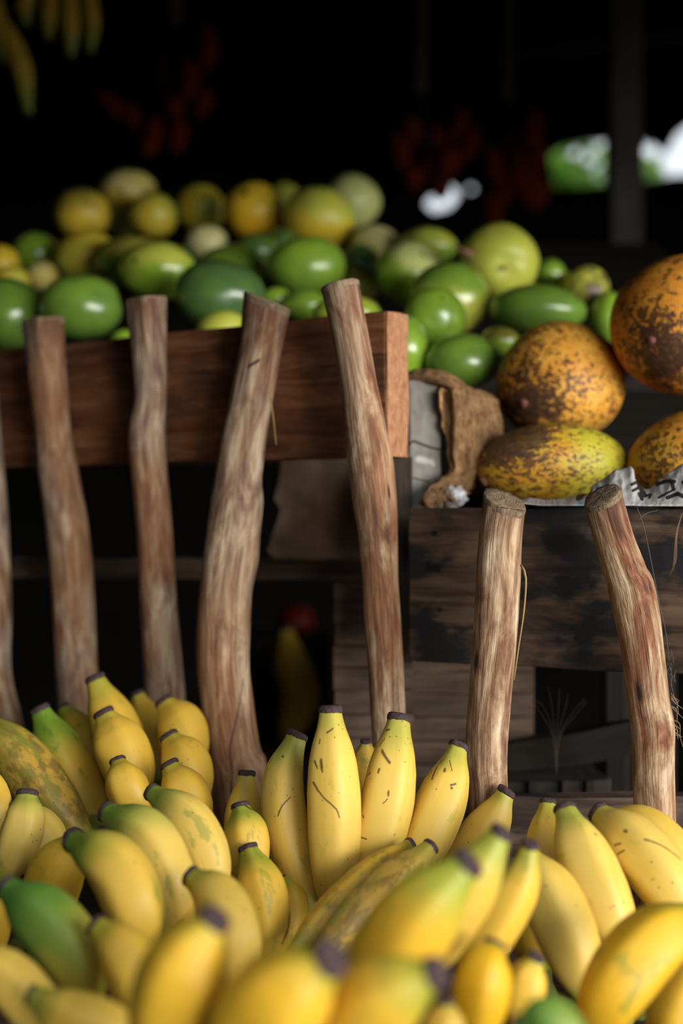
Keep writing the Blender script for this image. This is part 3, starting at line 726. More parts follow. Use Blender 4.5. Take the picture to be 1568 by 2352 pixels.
# ------------------------------------------------------------------ burlap
def burlap():
    s = NT('burlap_weave'); co = s.attr('tu'); x = s.sep(co)
    w1 = s.math('SINE', s.math('MULTIPLY', x[0], 430)); w2 = s.math('SINE', s.math('MULTIPLY', x[1], 620))
    w = s.math('MULTIPLY', w1, w2); n = s.noise(s.mapping(co, (1,.3,1)), 30, 5, .7); n2 = s.noise(co, 7, 4)
    f = s.math('ADD', s.math('MULTIPLY', w, .10), n)
    base = s.ramp(f, [(.32,(.20,.08,.03)),(.45,(.66,.35,.15)),(.62,(.95,.60,.31))])
    base = s.mix(s.ramp(n2, [(.4,.5),(.6,0.0)]), base, (.34,.18,.08))
    s.bump(s.math('ADD', w, s.math('MULTIPLY', n, 2)), .9, .0022)
    MBU = s.out(base, .95, .1)
    def lerp(L, v):
        for (a, q), (b, r) in zip(L, L[1:]):
            if v <= b: w = (v-a)/(b-a); return q+(r-q)*w*w*(3-2*w)
        return L[-1][1]
    left = [(0,1012),(.12,1012),(.35,1018),(.6,1026),(.75,1030),(.85,1008),(1,992)]
    right = [(0,1130),(.10,1145),(.35,1156),(.6,1156),(.78,1148),(.9,1132),(1,1096)]
    top = [(0,866),(.2,870),(.45,882),(.7,892),(1,902)]
    bot = [(0,1150),(.3,1146),(.6,1140),(1,1118)]
    vs, tu, fs = [], [], []; U, V = 36, 48
    for i in range(V+1):
        v = i/V
        for j in range(U+1):
            u = j/U
            x_ = lerp(left, v)*(1-u)+lerp(right, v)*u
            y_ = lerp(top, u)*(1-v)+lerp(bot, u)*v
            # folds near the left hem, cylinder-like turn to the right and at the top
            Y = 1.205 + .050*u**3.0 + .05*max(0, .10-v)/.10*1.0 + .005*math.sin(u*19+v*3)*math.exp(-((u-.15)/.22)**2) + .004*noise.noise(Vector((u*5, v*3, 0)))+.0022*noise.noise(Vector((u*20, v*8, 1)))
            if v > .78: Y += .006*math.sin(u*26+v*9)*(v-.78)/.22 + .02*(v-.78)
            q = P(x_+3*noise.noise(Vector((v*9,u*2,4)))*(1-u), y_, Y)
            vs.append(q); tu.append((u*.55, v*1.1, 0))
    for i in range(V):
        for j in range(U):
            a = i*(U+1)+j; fs.append((a, a+1, a+U+2, a+U+1))
    org = P(1080, 1130, 1.24)
    o = link('burlap_sack', mesh('burlap_sack', vs, fs, tu, tu, org=org), MBU); o.location = org
    md = o.modifiers.new('solid', 'SOLIDIFY'); md.thickness = .0035; md.offset = 1
    tag(o, 'brown burlap sacking draped over the ledge between grey post and speckled fruit', 'sack')
    # rolled hem lying over the post
    me, _, _ = sweep([P(925,866,1.235), P(965,864,1.225), P(1005,867,1.215), P(1035,876,1.21), P(1060,888,1.215)], lambda t: .0042+.0022*math.sin(t*3), 24, 14,
        lambda t, th: 1+.25*noise.noise(Vector((t*12, math.cos(th)*2, math.sin(th)*2))), org=org, name='rolled_hem')
    link('rolled_hem', me, MBU, o)
    # frayed bottom
    me, _, _ = sweep([P(1062,1108,1.20), P(1030,1106,1.198), P(1002,1118,1.195), P(988,1140,1.19), P(986,1164,1.19)], lambda t: .0052+.002*math.sin(t*9), 26, 16,
        lambda t, th: 1+.5*noise.noise(Vector((t*9, math.cos(th)*2.2, math.sin(th)*2.2))), org=org, name='frayed_knot')
    link('frayed_knot', me, MBU, o)
    for k in range(22):
        a = random.random()
        x_ = 990+a*45; y_ = 1118+random.random()*25
        tube('loose_thread', [P(x_,y_,1.186), P(x_+random.uniform(-12,12),y_+14,1.184), P(x_+random.uniform(-16,22),y_+30,1.188)], .0009, MBU, o, 8, 5, org=org)
burlap()
# pebble-like lump of grey cloth
def blob(name, c, r, mat, label, cat, sq=(1,1,1), seed=0, amp=.12, parent=None, fr=2.):
    bm = bmesh.new(); bmesh.ops.create_icosphere(bm, subdivisions=4, radius=1)
    vs = []; 
    for v in bm.verts:
        k = 1+amp*noise.noise(v.co*fr+Vector((seed,0,0)))+amp*.4*noise.noise(v.co*fr*2.7+Vector((seed,3,0)))
        v.co = Vector((v.co.x*r*sq[0], v.co.y*r*sq[1], v.co.z*r*sq[2]))*k
    vs = [v.co.copy() for v in bm.verts]; fs = [tuple(v.index for v in f.verts) for f in bm.faces]; bm.free()
    o = link(name, mesh(name, vs, fs, [tuple(v/r) for v in vs]), mat, parent)
    if parent is None: o.location = c
    else: o.location = c-parent.location
    if label: tag(o, label, cat)
    return o
blob('plastic_wrap', P(1040,1142,1.195), px(30,1.195), plain('grey_plastic', (.22,.22,.23), .35, .5, (.60,.60,.62), 2.2, .5), 'small crumpled lump of grey plastic beside the frayed burlap end', 'plastic wrap', (1,.7,.85), 4, .3, fr=3)

# ------------------------------------------------------------------ newspaper
def newspaper():
    s = NT('newsprint'); tu = s.attr('tu'); 
    wob = s.noise(tu, 25, 2)
    p2 = s.vm('MULTIPLY', tu, (1,1,0))
    X = lambda x: (x-1190)/100.0; Yv = lambda y: (y-1050)/100.0
    def S(l): return [(X(a), Yv(b), X(c), Yv(e), w) for (a,b,c,e,w) in l]
    ink = S([(1450,1113,1464,1106,.035),(1453,1127,1466,1120,.035),(1466,1112,1472,1124,.045),(1472,1124,1480,1138,.055),(1468,1134,1474,1146,.045),(1480,1140,1494,1136,.03),(1494,1138,1490,1144,.025),
             (1508,1112,1530,1105,.045),(1530,1105,1548,1106,.045),(1543,1106,1545,1122,.045),(1512,1143,1548,1124,.028),(1532,1143,1556,1134,.045),(1556,1134,1568,1140,.05),
             (1568,1108,1590,1100,.045),(1585,1130,1610,1120,.045),(1328,1140,1338,1136,.055),(1326,1146,1334,1143,.045)])
    n = s.noise(tu, 3, 4)
    base = s.mix(n, (.46,.45,.43), (.36,.35,.335))
    base = s.mix(s.strokes(p2, S([(1328,1155,1336,1156,.045)])), base, (.16,.34,.42))
    base = s.mix(s.math('GREATER_THAN', s.strokes(p2, ink), .5), base, (.02,.02,.022))
    s.bump(s.noise(tu, 6, 5, .6), .4, .003)
    mat = s.out(base, .65, .3)
    def lerp(L, v):
        for (a, q), (b, r) in zip(L, L[1:]):
            if v <= b: return q+(r-q)*(v-a)/(b-a)
        return L[-1][1]
    T = [(1185,1150),(1215,1143),(1250,1148),(1300,1145),(1335,1134),(1352,1133),(1360,1113),(1385,1100),(1412,1078),(1424,1077),(1436,1074),(1448,1070),(1456,1080),(1458,1100),(1470,1113),(1480,1124),(1492,1122),(1510,1106),(1530,1090),(1550,1075),(1568,1064),(1640,1030)]
    Bt = [(1185,1154),(1240,1160),(1330,1160),(1380,1160),(1640,1163)]
    vs, tu_, fs = [], [], []; U, V = 150, 16
    for i in range(V+1):
        v = i/V
        for j in range(U+1):
            u = j/U; x = 1185+455*u
            y = lerp(Bt, x)*(1-v)+lerp(T, x)*v
            amp = .5+.5*min(1, max(0, (x-1340)/40))
            fold = .0035*amp*(abs(noise.noise(Vector((x*.035, y*.018, 3))))*2-.6) + .0016*amp*(abs(noise.noise(Vector((x*.07+y*.06, y*.07, 7))))*2-.5)
            Y = 1.098 - .00007*(x-1185) + .035*v*(1.0) + fold*(.3+v)
            vs.append(P(x, y, Y)); tu_.append((X(x), Yv(y), 0))
    row = U+1
    for k, back in enumerate((.04, .12, .20)):   # the sheet runs on back under the fruit
        for j in range(U+1):
            q = vs[V*row+j] if k == 0 else vs[V*row+j]
            x = 1185+455*j/U
            vs.append(Vector((vs[V*row+j].x*(1+back*.3), vs[V*row+j].y+back, 1.106))); tu_.append((X(x), -.5-back*9, 0))
    for i in range(V+3):
        for j in range(U):
            a = i*row+j; fs.append((a, a+1, a+row+1, a+row))
    org = P(1400, 1165, 1.13)
    o = link('newspaper', mesh('newspaper', vs, fs, tu_, tu_, org=org), mat); o.location = org
    md = o.modifiers.new('solid', 'SOLIDIFY'); md.thickness = .0005
    tag(o, 'crumpled sheet of grey newspaper with thick black print under the speckled fruit', 'newspaper')
newspaper()

# ------------------------------------------------------------------ fruit
def fruit(name, label, cat, group, x, y, rx, ry, Y, mat, ang=0, seed=0., bump=.035, scar=None, depth=None, dimple=0., scarmat=None):
    """egg-shaped fruit; scar=(dx,dy) in units of radii on the visible side"""
    Rx, Rz = px(rx, Y), px(ry, Y); Ry = depth or (Rx+Rz)/2
    bm = bmesh.new(); bmesh.ops.create_uvsphere(bm, u_segments=48, v_segments=32, radius=1)
    vs, fl = [], []
    for v in bm.verts:
        n = v.co.copy()
        k = 1+bump*noise.noise(n*1.1+Vector((seed*3.1,0,seed)))+bump*.35*noise.noise(n*2.3+Vector((seed,5,0)))
        if dimple: k -= dimple*math.exp(-((n-Vector((.1,-.9,-.35)).normalized()).length/.30)**2) + dimple*.8*math.exp(-((n.z+.05)/.16)**2)*(.4 if n.y < 0 else 0)
        # slightly squarer than an ellipsoid
        vs.append(Vector((n.x*Rx, n.y*Ry, n.z*Rz))*k); fl.append(tuple(n))
    fs = [tuple(v.index for v in f.verts) for f in bm.faces]; bm.free()
    R = Matrix.Rotation(ang, 3, 'Y')
    vs = [R @ v for v in vs]
    o = link(name, mesh(name, vs, fs, fl), mat); o.location = P(x, y, Y)
    tag(o, label, cat, group)
    if scar:
        dx, dz = scar[0], scar[1]; dy = -math.sqrt(max(0, 1-dx*dx-dz*dz))
        n = Vector((dx, dy, dz)); k = 1+bump*noise.noise(n*1.1+Vector((seed*3.1,0,seed)))+bump*.35*noise.noise(n*2.3+Vector((seed,5,0)))
        p = R @ (Vector((dx*Rx, dy*Ry, dz*Rz))*k); nn = (R @ Vector((dx/Rx, dy/Ry, dz/Rz))).normalized()
        r = scar[2]*Rx
        bm = bmesh.new(); bmesh.ops.create_icosphere(bm, subdivisions=2, radius=1); 
        vv = [Vector((v.co.x*r, v.co.y*r, v.co.z*r*.55))*(1+.35*noise.noise(v.co*2+Vector((seed,1,1)))) for v in bm.verts]
        q = nn.to_track_quat('Z', 'Y'); vv = [q @ v + p for v in vv]
        f2 = [tuple(v.index for v in f.verts) for f in bm.faces]; bm.free()
        link('stem_scar', mesh('stem_scar', vv, f2), scarmat or MSCAR, o)
    return o
MSCAR = plain('stem_scar', (.055,.04,.02), .8, .2)
MPINK = plain('pinkish_stem_scar', (.30,.12,.09), .8, .2, (.16,.06,.05), 300)
DG, MG, BG, YG, PG, OL, YE, OR, PY = (.13,.25,.04), (.21,.37,.04), (.32,.52,.04), (.60,.63,.08), (.60,.65,.22), (.30,.25,.04), (.85,.60,.04), (1.0,.55,.02), (.80,.74,.32)
DARKG = (.075,.16,.055)
# (x,y,rx,ry,Y, colour a, colour b, label, angle, axis(+ = b on top), spots, scar)
FR = [
 (22,724,90,84,1.545,DG,MG,'mid-green round fruit at the left edge behind the board',.1,0,0,None),
 (187,706,93,78,1.50,DG,MG,'glossy deep green round fruit between the first two slender stakes',.0,0,0,None),
 (236,694,38,52,1.60,MG,BG,'sliver of lighter green fruit behind the deep green one near the hewn stake',0,0,0,None),
 (362,622,88,68,1.60,BG,YG,'yellow-green fruit with a bright sheen resting above the hewn stake',.05,.3,0,(-.5,.15,.06)),
 (505,680,107,82,1.50,DARKG,DG,'largest dark green fruit between the hewn stake and the thickest stake',.1,0,0,None),
 (705,614,91,69,1.62,MG,BG,'bright green fruit with two highlights above the thickest stake',.0,.1,0,None),
 (533,622,80,57,1.70,MG,BG,'bright green fruit peeking over the largest dark green one',.1,0,0,None),
 (590,578,56,42,1.82,DARKG,DG,'small dark green fruit beneath the orange-yellow one',0,0,0,None),
 (298,598,80,58,1.70,MG,OL,'olive fruit half hidden behind the bright yellow-green one',-.1,.8,.2,None),
 (197,590,74,56,1.77,YG,YE,'greenish yellow fruit in the second row at the left',-.2,.3,0,None),
 (82,580,52,46,1.83,MG,BG,'green fruit far left in the second row',.2,0,0,None),
 (128,592,36,38,1.86,DARKG,DG,'dark green fruit squeezed between two paler ones at the left',0,0,0,None),
 (2,606,44,44,1.76,YE,YE,'yellow fruit cut by the left edge, the higher one',0,0,0,None),
 (30,645,40,34,1.68,YG,YE,'yellow fruit cut off low at the left edge above the green ones',0,0,0,None),
 (98,634,36,34,1.72,YE,PY,'small pale yellow fruit wedged in a gap at the left',0,0,0,None),
 (188,492,66,57,1.97,YE,OL,'yellow-olive fruit, leftmost of the top row',.1,.2,0,None),
 (293,442,67,50,2.06,YE,PY,'pale yellow fruit highest in the pile',-.1,.2,0,(-.1,-.2,.08)),
 (353,495,54,52,1.96,YG,YE,'small yellow fruit below the highest one',.3,-.2,0,None),
 (277,496,44,46,2.08,OL,YG,'shaded olive fruit under the highest one',0,0,0,None),
 (462,478,57,55,2.00,YG,YE,'yellow fruit with an orange cheek, middle of the top row',0,0,0,None),
 (582,486,70,66,1.90,YE,OR,'round orange-yellow fruit, the most golden of the pile',0,-.3,0,(-.2,.45,.10)),
 (652,456,38,37,2.12,YG,YG,'small green fruit between the golden one and its neighbour',0,0,0,None),
 (732,502,82,72,1.85,YG,YE,'big yellow-olive fruit right of the golden one',.15,-.5,0,None),
 (806,464,69,62,1.97,PG,PG,'pale green fruit at the right end of the top row',0,.2,.1,None),
 (475,558,49,40,1.84,PY,PY,'small creamy yellow fruit in the middle of the pile',0,0,0,None),
 (860,562,56,44,1.82,YG,PY,'pale yellow-green fruit below the right end of the top row',0,0,0,None),
 (828,606,46,44,1.73,DARKG,DG,'small dark green fruit between two bright ones, above the tall stake',0,0,0,None),
 (830,655,42,42,1.70,OL,YG,'dull green fruit just right of the top of the tall stake',0,0,0,None),
 (938,628,78,73,1.63,BG,PG,'pale olive-green fruit right of the tall stake',.5,.6,0,(.15,.6,.06)),
 (985,562,66,40,1.76,MG,YG,'flattened green fruit behind the pale olive one',.1,0,0,None),
 (1030,688,94,84,1.53,MG,YG,'large two-toned fruit, green turning yellow at the right',.0,-.3,0,None),
 (998,731,72,70,1.41,MG,BG,'glossy green fruit in front of the two-toned one',.5,0,0,(-.1,.55,.05)),
 (1064,830,88,64,1.345,DG,MG,'green fruit sitting just above the burlap',.05,0,0,None),
 (930,800,54,76,1.36,MG,BG,'green fruit peeking out past the end of the reddish board',.0,.0,0,None),
 (1148,600,90,86,1.60,YG,YG,'large lumpy yellow-green fruit with dark dimples, right side of the pile',.2,.2,.0,(.05,-.35,.06)),
 (1234,712,112,58,1.50,DG,MG,'wide green fruit above the speckled orange one',.05,0,0,None),
 (1262,628,36,34,1.70,MG,BG,'small green fruit behind the wide one at the right',0,0,0,None),
 (1346,670,54,60,1.60,OL,YG,'brown-blotched olive fruit near the right end of the pile',0,.3,.9,None),
 (1300,672,44,44,1.66,OL,YG,'mottled fruit partly hidden left of the brown-blotched one',0,.3,.4,None),
 (1395,728,42,60,1.56,MG,BG,'green fruit next to the large brown-orange one',0,0,0,None),
 (1147,784,46,34,1.46,BG,OL,'brown-topped green fruit left of the speckled orange one',0,.9,.5,None),
 (700,704,56,36,1.55,MG,BG,'green fruit just above the reddish board near the thickest stake',0,0,0,None),
 (797,722,80,44,1.44,BG,YG,'bright yellow-green fruit behind the top of the tall stake',0,.2,0,None),
 (512,758,60,44,1.42,YG,YG,'yellow fruit low behind the board left of the thickest stake',0,0,0,None),
 (285,790,32,34,1.46,BG,BG,'bright green fruit barely showing beside the hewn stake',0,0,0,None),
 (634,686,34,26,1.57,BG,BG,'small green fruit right of the top of the thickest stake',0,0,0,None),
 (420,605,40,40,1.78,DARKG,DG,'dark green fruit deep in the gap below the creamy one',0,0,0,None),
 (650,560,40,40,1.85,DARKG,DG,'dark fruit in the shadow between golden and olive ones',0,0,0,None),
]
for i, (x,y,rx,ry,Y,a,b,lab,ang,ax,sp,sc) in enumerate(FR):
    m = fruit_mat('fruit_skin', a, b, (i*1.73) % 31, sp, (.10,.065,.04), .25+.05*((i*7) % 3)/2 if a in (DG, MG, DARKG, BG) else .42, ax)
    fruit('passion_fruit', lab, 'fruit', 'green and yellow fruit piled on the rack', x, y, rx, ry, Y, m, ang, i*1.31, .05, sc, dimple=(.14 if 'lumpy' in lab else 0))
tube('dried_stem', [P(1085,588,1.58)-P(1148,600,1.60), P(1062,575,1.56)-P(1148,600,1.60), P(1044,566,1.56)-P(1148,600,1.60)], lambda t: .0032+.002*math.sin(t*5+1), plain('dried_stem_brown', (.30,.15,.11)), [o for o in bpy.data.objects if 'lumpy' in o.get('label','')][0])
SP = [
 (1287,880,147,140,1.30,(.88,.46,.07),(.78,.33,.035),'speckled golden-orange fruit, densest spots, above the yellow oval one',.35,.6,0,.55,(-.66,-.38,.075),.0,(-.62,-.62,-.42)),
 (1566,746,162,160,1.245,(.72,.26,.03),(.82,.36,.04),'large brown-orange fruit with dark blotches at the right edge, highest of the four',1.6,.35,0,.35,(-.52,-.42,.06),.2,(-.30,-.75,-.60)),
 (1268,1068,172,96,1.215,(.60,.42,.03),(.62,.27,.025),'oval yellow fruit with brown blotches lying on newspaper',2.2,.45,.95,.95,(-.93,-.34,.08),-.03,(-.62,-.55,.62)),
 (1592,1055,156,112,1.20,(.64,.36,.035),(.62,.25,.025),'brown-speckled yellow fruit on newspaper at the right edge',3.1,.5,.15,.1,None,-.3,(-.3,-.4,-.8)),
]
for (x,y,rx,ry,Y,a,b,lab,sd,dk,gr,bg,sc,ang,ct) in SP:
    fruit('granadilla', lab, 'fruit', None, x, y, rx, ry, Y, speckled_mat('speckled_skin', a, b, sd, dk, gr, bg, ct), ang, sd, .035, sc, scarmat=MPINK, depth=px(min(rx,ry)*1.02,Y) if rx > 165 else None)

# ------------------------------------------------------------------ shelf under the fruit, table under the bananas
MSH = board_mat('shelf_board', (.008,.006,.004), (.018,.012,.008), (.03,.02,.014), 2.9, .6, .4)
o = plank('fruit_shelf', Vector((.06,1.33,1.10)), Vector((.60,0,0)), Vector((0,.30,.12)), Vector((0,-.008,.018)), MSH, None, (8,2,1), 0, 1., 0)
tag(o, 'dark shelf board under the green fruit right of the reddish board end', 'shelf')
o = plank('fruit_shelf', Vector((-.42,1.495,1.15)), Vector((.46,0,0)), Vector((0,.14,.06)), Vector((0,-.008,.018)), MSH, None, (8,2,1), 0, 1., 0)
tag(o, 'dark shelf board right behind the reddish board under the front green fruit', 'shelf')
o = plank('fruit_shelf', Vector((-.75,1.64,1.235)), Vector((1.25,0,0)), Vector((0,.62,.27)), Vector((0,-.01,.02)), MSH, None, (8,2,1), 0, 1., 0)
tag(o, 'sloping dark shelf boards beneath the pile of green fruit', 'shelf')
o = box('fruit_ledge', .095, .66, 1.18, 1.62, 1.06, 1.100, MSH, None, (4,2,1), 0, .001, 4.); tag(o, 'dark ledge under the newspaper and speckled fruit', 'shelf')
for (lx, ly) in ((.62,1.19),(.62,1.575),(.35,1.575)):
    q = vbox('shelf_leg', lx-.02, lx+.02, ly, ly+.04, 0, 1.06, MSH, o, (4,1,1), 0, 0, 1.)
for (lx, ly, lz) in ((-.72,1.66,1.235),(.45,1.68,1.24),(-.72,2.2,1.46),(.45,2.2,1.46)):
    q = vbox('shelf_leg', lx-.02, lx+.02, ly, ly+.04, 0, lz, MSH, [k for k in bpy.data.objects if k.name == 'fruit_shelf.002'][0], (4,1,1), 0, 0, 1.)
MTB = board_mat('table_board', (.02,.013,.009), (.06,.038,.025), (.10,.065,.04), 1.9, .7, .4)
tb = empty('display_table', Vector((0,1.0,0)), 'dark wooden table under the heap of bananas', 'table')
rel(box('table_top', -.75, .75, .42, 1.62, .750, .775, MTB, None, (8,4,1), 0, .002, 1.), tb)
for (lx, ly) in ((-.68,.5),(.64,.5),(-.68,1.52),(.64,1.52)):
    rel(vbox('leg', lx, lx+.05, ly, ly+.05, 0, .751, MTB, None, (3,1,1), 0, 0, 2.), tb)
# dim fruit deep under the shelf
dm = empty('banana_hand', P(665,1640,1.95), 'blurred yellow banana deep in the dark behind the thickest stake', 'bananas')
banana(dm, [(655,1440,1.95),(665,1510,1.95),(690,1600,1.95),(650,1720,1.95)], 92, banana_mat('banana_skin', .1, .2, 3.), ridge=.04)
stk = box('storage_box', px(560-CX,2.0)-.1, px(860-CX,2.0), 1.90, 2.1, .62, CZ-px(1690-CY,2.0), MDK, None, (4,2,4), .001, 0, 2.); tag(stk, 'dark box in the deep shade carrying the hidden banana', 'box')
blob('tomato', P(678,1428,2.14), .030, plain('tomato_red', (.20,.008,.008), .5, .3, (.12,.006,.006), 2), 'dim red round fruit deep in the dark behind the thickest stake', 'fruit', (1,1,.85), 2, .05)
stk2 = box('storage_box', px(690-CX,2.1)-.10, px(760-CX,2.1), 2.105, 2.25, .62, CZ-px(1460-CY,2.1), MDK, None, (4,2,4), .001, 0, 5.); tag(stk2, 'dark box in the deep shade carrying the red fruit', 'box')

# ------------------------------------------------------------------ the building
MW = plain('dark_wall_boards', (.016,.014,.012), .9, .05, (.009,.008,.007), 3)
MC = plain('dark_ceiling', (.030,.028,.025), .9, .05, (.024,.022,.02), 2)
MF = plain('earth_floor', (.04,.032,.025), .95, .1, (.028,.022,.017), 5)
BW = 6.0
def st(o): o['kind'] = 'structure'; return o
# back wall with ragged openings: cells of a grid left out where the light comes through
def wall_back():
    holes = [  # polygons in the wall (picture of the wall plane at BW)
      [(1262,356),(1290,336),(1330,326),(1375,322),(1400,318),(1440,322),(1452,330),(1462,316),(1480,318),(1486,334),(1500,326),(1512,334),(1532,350),(1556,306),(1600,272),(1720,225),(1720,408),(1640,402),(1545,402),(1500,412),(1450,420),(1392,422),(1330,428),(1272,430)],
      [(976,468),(988,450),(1008,444),(1014,428),(1034,420),(1052,436),(1050,456),(1030,478),(994,486)],
      [(1074,428),(1082,422),(1090,428),(1088,438),(1078,440)],
    ]
    bm = bmesh.new(); x0, x1, z0, z1 = -1.9, 2.9, 0, 3.2
    def w(p): q = P(p[0], p[1], BW); return (q.x, q.z)
    edges = []
    outer = [(x0,z0),(x1,z0),(x1,z1),(x0,z1)]
    for loop in [outer]+[[w(p) for p in h] for h in holes]:
        vv = [bm.verts.new((a, BW, b)) for a, b in loop]
        for i in range(len(vv)): edges.append(bm.edges.new((vv[i], vv[(i+1) % len(vv)])))
    bmesh.ops.triangle_fill(bm, use_beauty=True, use_dissolve=False, edges=edges)
    r = bmesh.ops.extrude_face_region(bm, geom=bm.faces[:])
    bmesh.ops.translate(bm, verts=[g for g in r['geom'] if isinstance(g, bmesh.types.BMVert)], vec=(0,.04,0))
    bmesh.ops.recalc_face_normals(bm, faces=bm.faces)
    vs = [v.co.copy() for v in bm.verts]; bm.verts.index_update(); fs = [tuple(v.index for v in f.verts) for f in bm.faces]; bm.free()
    return link('wall_back', mesh('wall_back', vs, fs), MW, smooth=False)
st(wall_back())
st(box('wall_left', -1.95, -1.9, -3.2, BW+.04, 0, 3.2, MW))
st(box('wall_front_blocker', -1.95, .35, -3.2, -3.15, 0, 3.2, MW))  # added behind the camera to block sky fill, right side left open
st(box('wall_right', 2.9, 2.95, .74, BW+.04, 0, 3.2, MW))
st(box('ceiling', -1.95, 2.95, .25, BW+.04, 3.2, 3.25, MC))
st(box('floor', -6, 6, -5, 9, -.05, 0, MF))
for k in range(5):
    y = 1.2+k*1.05
    o = plank('trim_%d' % (k+1), Vector((-1.9,y+.5,2.72)), Vector((4.8,-.9,.25)), Vector((0,.10,0)), Vector((0,0,.09)), MW, None, (4,1,1), 0, k, 0); st(o)
# added sheet out of view, keeps daylight off the hanging fruit and background
blocker = plank('light_blocker_sheet', Vector((-1.88,.74,1.425)), Vector((4.75,0,0)), Vector((0,.015,0)), Vector((0,.05,1.765)), plain('light_blocker_dark', (.06,.06,.06), .8, .2), None, (4,1,1), 0, 1, 0)
tag(blocker, 'added dark sheet above the view that shades the hanging fruit', 'light blocker')
# free standing post
o = vbox('roof_post', px(1402-CX,2.7), px(1476-CX,2.7), 2.7, 2.76, 0, 3.2, plain('grey_post', (.075,.066,.06), .9, .1, (.055,.05,.045), 6), None, (20,1,2), .003, .004, 2.)
tag(o, 'tall grey roof post blurred behind the fruit at the right', 'post')
# hanging bunches
MRED = plain('red_fruit_skin', (.15,.02,.006), .8, .1, (.07,.006,.004), 20)
MCORD = plain('pale_cord', (.10,.088,.075), .9, .1)
def bunch(label, top, spots, Y, cordx, y1, cat='fruit bunch'):
    c = P(cordx, y1, Y); h = empty('hanging_bunch', c, label, cat, None)
    tube('cord', [Vector((c.x,Y,3.2)), Vector((c.x+.003,Y,(3.2+c.z)/2)), c], lambda t: px(16,Y), MCORD, h, 8, 8, org=c)
    tube('stalk', [c, P(cordx+5,(y1+spots[-1][1])/2,Y), P(spots[-1][0],spots[-1][1],Y)], lambda t: .012, MW, h, 8, 8, org=c)
    for k, (x, y, a, L, w) in enumerate(spots):
        q = P(x, y, Y-.03+.02*(k % 3)); l = px(L, Y)/2; dv = Vector((math.sin(a), 0, -math.cos(a)))
        R = px(w, Y)/2
        me, _, _ = sweep([q-dv*l, q+Vector((.1*l,-.1*l,0)), q+dv*l], lambda t: R*max(.15, math.sin(math.pi*(.08+.84*t)))**.7, 12, 12, org=c, name='red_fruit')
        link('red_fruit', me, MRED, h)
bunch('dim reddish fruit bunch on a pale cord, nearer the big pile', 0, [(915,345,.3,80,42),(1050,288,-.3,90,48),(985,385,.1,70,60),(1025,372,-.2,70,55),(940,300,.2,70,44),(1000,320,0,80,44),(1075,330,-.4,80,44),(945,410,.2,60,40),(1010,430,0,60,44)], 3.0, 965, 215)
bunch('dim reddish fruit bunch on a pale cord, left of the grey roof post', 0, [(1215,292,-.1,90,56),(1212,422,-.2,90,60),(1235,452,-.5,70,40),(1130,375,.2,80,50),(1128,485,.1,80,44),(1170,330,0,80,48),(1185,390,0,90,50),(1150,430,.1,80,44),(1225,360,-.3,80,44)], 3.0, 1163, 235)
bunch('dim reddish fruit bunch hanging in the dark beside the hanging bananas', 0, [(345,312,-.2,90,46),(405,308,-.1,80,44),(462,235,-.3,70,46),(470,110,0,110,50),(250,240,.8,90,40),(395,235,.0,90,50),(430,180,0,90,46),(300,270,.4,80,40),(375,160,0,80,40)], 2.9, 400, 60)
hb = empty('banana_hand', P(120,-90,2.25), 'greenish bananas hanging blurred in the upper left corner', 'bananas')
for (x0_, y0_, x1_, y1_, x2_, y2_, w) in [(66,262,40,130,-25,10,50),(110,92,112,10,118,-70,40),(162,132,160,40,150,-70,44),(207,122,208,40,190,-70,42),(60,60,58,0,90,-80,40),(12,150,-5,60,-20,-40,44)]:
    banana(hb, [(x0_,y0_,2.25),(x1_,y1_,2.25),(x2_,y2_,2.25)], w, banana_mat('banana_skin', .6, .1, x0_*.1), ridge=.05)
tube('stalk', [Vector((P(120,-90,2.25).x,2.25,3.2)), P(118,-220,2.25), P(115,-60,2.25), P(40,20,2.28)], lambda t: .014, MCROWN, hb, 10, 8, org=hb.location)
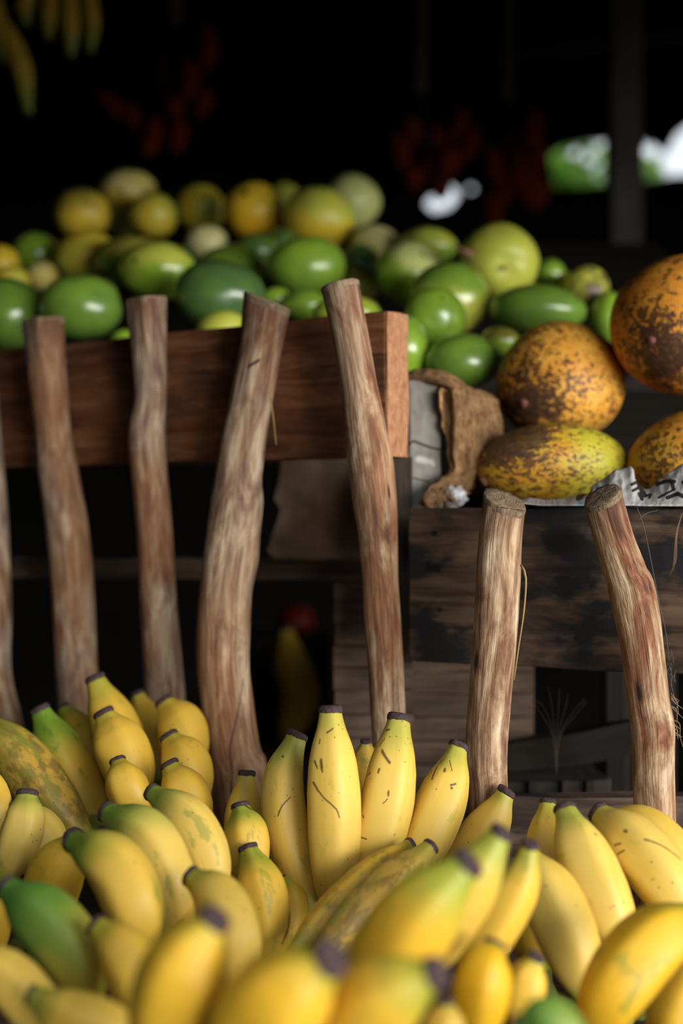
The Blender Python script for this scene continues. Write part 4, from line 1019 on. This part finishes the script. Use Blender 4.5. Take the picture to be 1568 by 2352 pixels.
# trees outside the openings
def tree(label, cx, cy, spread, n, Y, sz, seed, hs=1.0, gaps=(), xmax=9999):
    random.seed(seed); c = P(cx, cy, Y); root = empty('tree', Vector((c.x, Y, 0)), label, 'tree')
    tube('trunk', [Vector((c.x,Y,0)), Vector((c.x+.05,Y,c.z*.5)), Vector((c.x,Y,c.z))], lambda t: .07*(1-.5*t), MCORD, root, 8, 8, org=root.location)
    vs, fs = [], []
    for k in range(n):
        p = c+Vector((random.gauss(0,1)*spread, random.gauss(0,.22), random.gauss(0,1)*spread*hs))
        qx = CX+p.x*F/p.y; qy = CY-(p.z-CZ)*F/p.y
        if qx > xmax or any((qx-gx)**2+(qy-gy)**2 < (gr+17)**2 for gx, gy, gr in gaps): continue
        a = Vector((random.uniform(-1,1), random.uniform(-.6,.6), random.uniform(-1,1))).normalized(); b = a.orthogonal().normalized(); m = a.cross(b)
        L = sz*random.uniform(.6,1.3); o = len(vs)
        for (u, v, h) in ((0,0,0),(.35,.28,.05),(.75,.22,.04),(1,0,-.05),(.75,-.22,.04),(.35,-.28,.05)): vs.append(p+a*L*u+b*L*v+m*L*h)
        fs += [(o,o+1,o+2,o+3),(o,o+3,o+4,o+5)]
    s = NT('leaf_green'); co = s.attr('flow')
    mt = s.out(s.mix(s.noise(co, 3, 2), (.07,.24,.006), (.30,.55,.02)), .5, .4); s.b.inputs['Transmission Weight'].default_value = 0
    link('foliage', mesh('foliage', vs, fs, org=root.location), mt, root, smooth=False)
tree('green leafy tree outside seen through the wall opening left of the grey post', 1335, 380, .15, 1700, 8.2, .08, 3, .8, [(1322,352,10),(1376,338,9),(1378,398,10),(1350,372,6)], 1440)
tree('sparse green leaves outside between the grey post and the bright sky', 1480, 372, .06, 1100, 7.4, .055, 5, 1.2, [(1470,336,10),(1470,403,10),(1497,352,9),(1500,325,6)], 1512)
tree('green leaves outside the small ragged gap in the wall', 1088, 468, .03, 50, 6.6, .05, 9, .8)
random.seed(3)

# ------------------------------------------------------------------ light, world, camera
wd = bpy.data.worlds.new('sky'); SC.world = wd; wd.use_nodes = True
bg = wd.node_tree.nodes['Background']; bg.inputs[0].default_value = (.86,.93,1.0,1); bg.inputs[1].default_value = 1.15
def area(name, loc, target, sx, sy, power, col):
    L = bpy.data.lights.new(name, 'AREA'); L.shape = 'RECTANGLE'; L.size = sx; L.size_y = sy; L.energy = power; L.color = col
    o = bpy.data.objects.new(name, L); COL.objects.link(o); o.location = loc
    o.rotation_euler = (Vector(target)-Vector(loc)).to_track_quat('-Z', 'Y').to_euler(); return o
area('daylight_opening', (3.0,-1.8,1.45), (0,1.3,1.2), 4.2, 1.5, 305, (1.0,.965,.91))
cam = bpy.data.cameras.new('camera'); co = bpy.data.objects.new('camera', cam); COL.objects.link(co)
co.location = (0,0,CZ); co.rotation_euler = (math.pi/2,0,0)
cam.sensor_fit = 'VERTICAL'; cam.sensor_height = 36; cam.lens = 50*3267/3266.7; cam.clip_start = .02; cam.clip_end = 60
cam.dof.use_dof = True; cam.dof.focus_distance = 1.02; cam.dof.aperture_fstop = 2.9
SC.camera = co
SC.view_settings.view_transform = 'Standard'; SC.view_settings.look = 'None'; SC.view_settings.exposure = 0; SC.view_settings.gamma = 1
SC.view_settings.use_curve_mapping = False
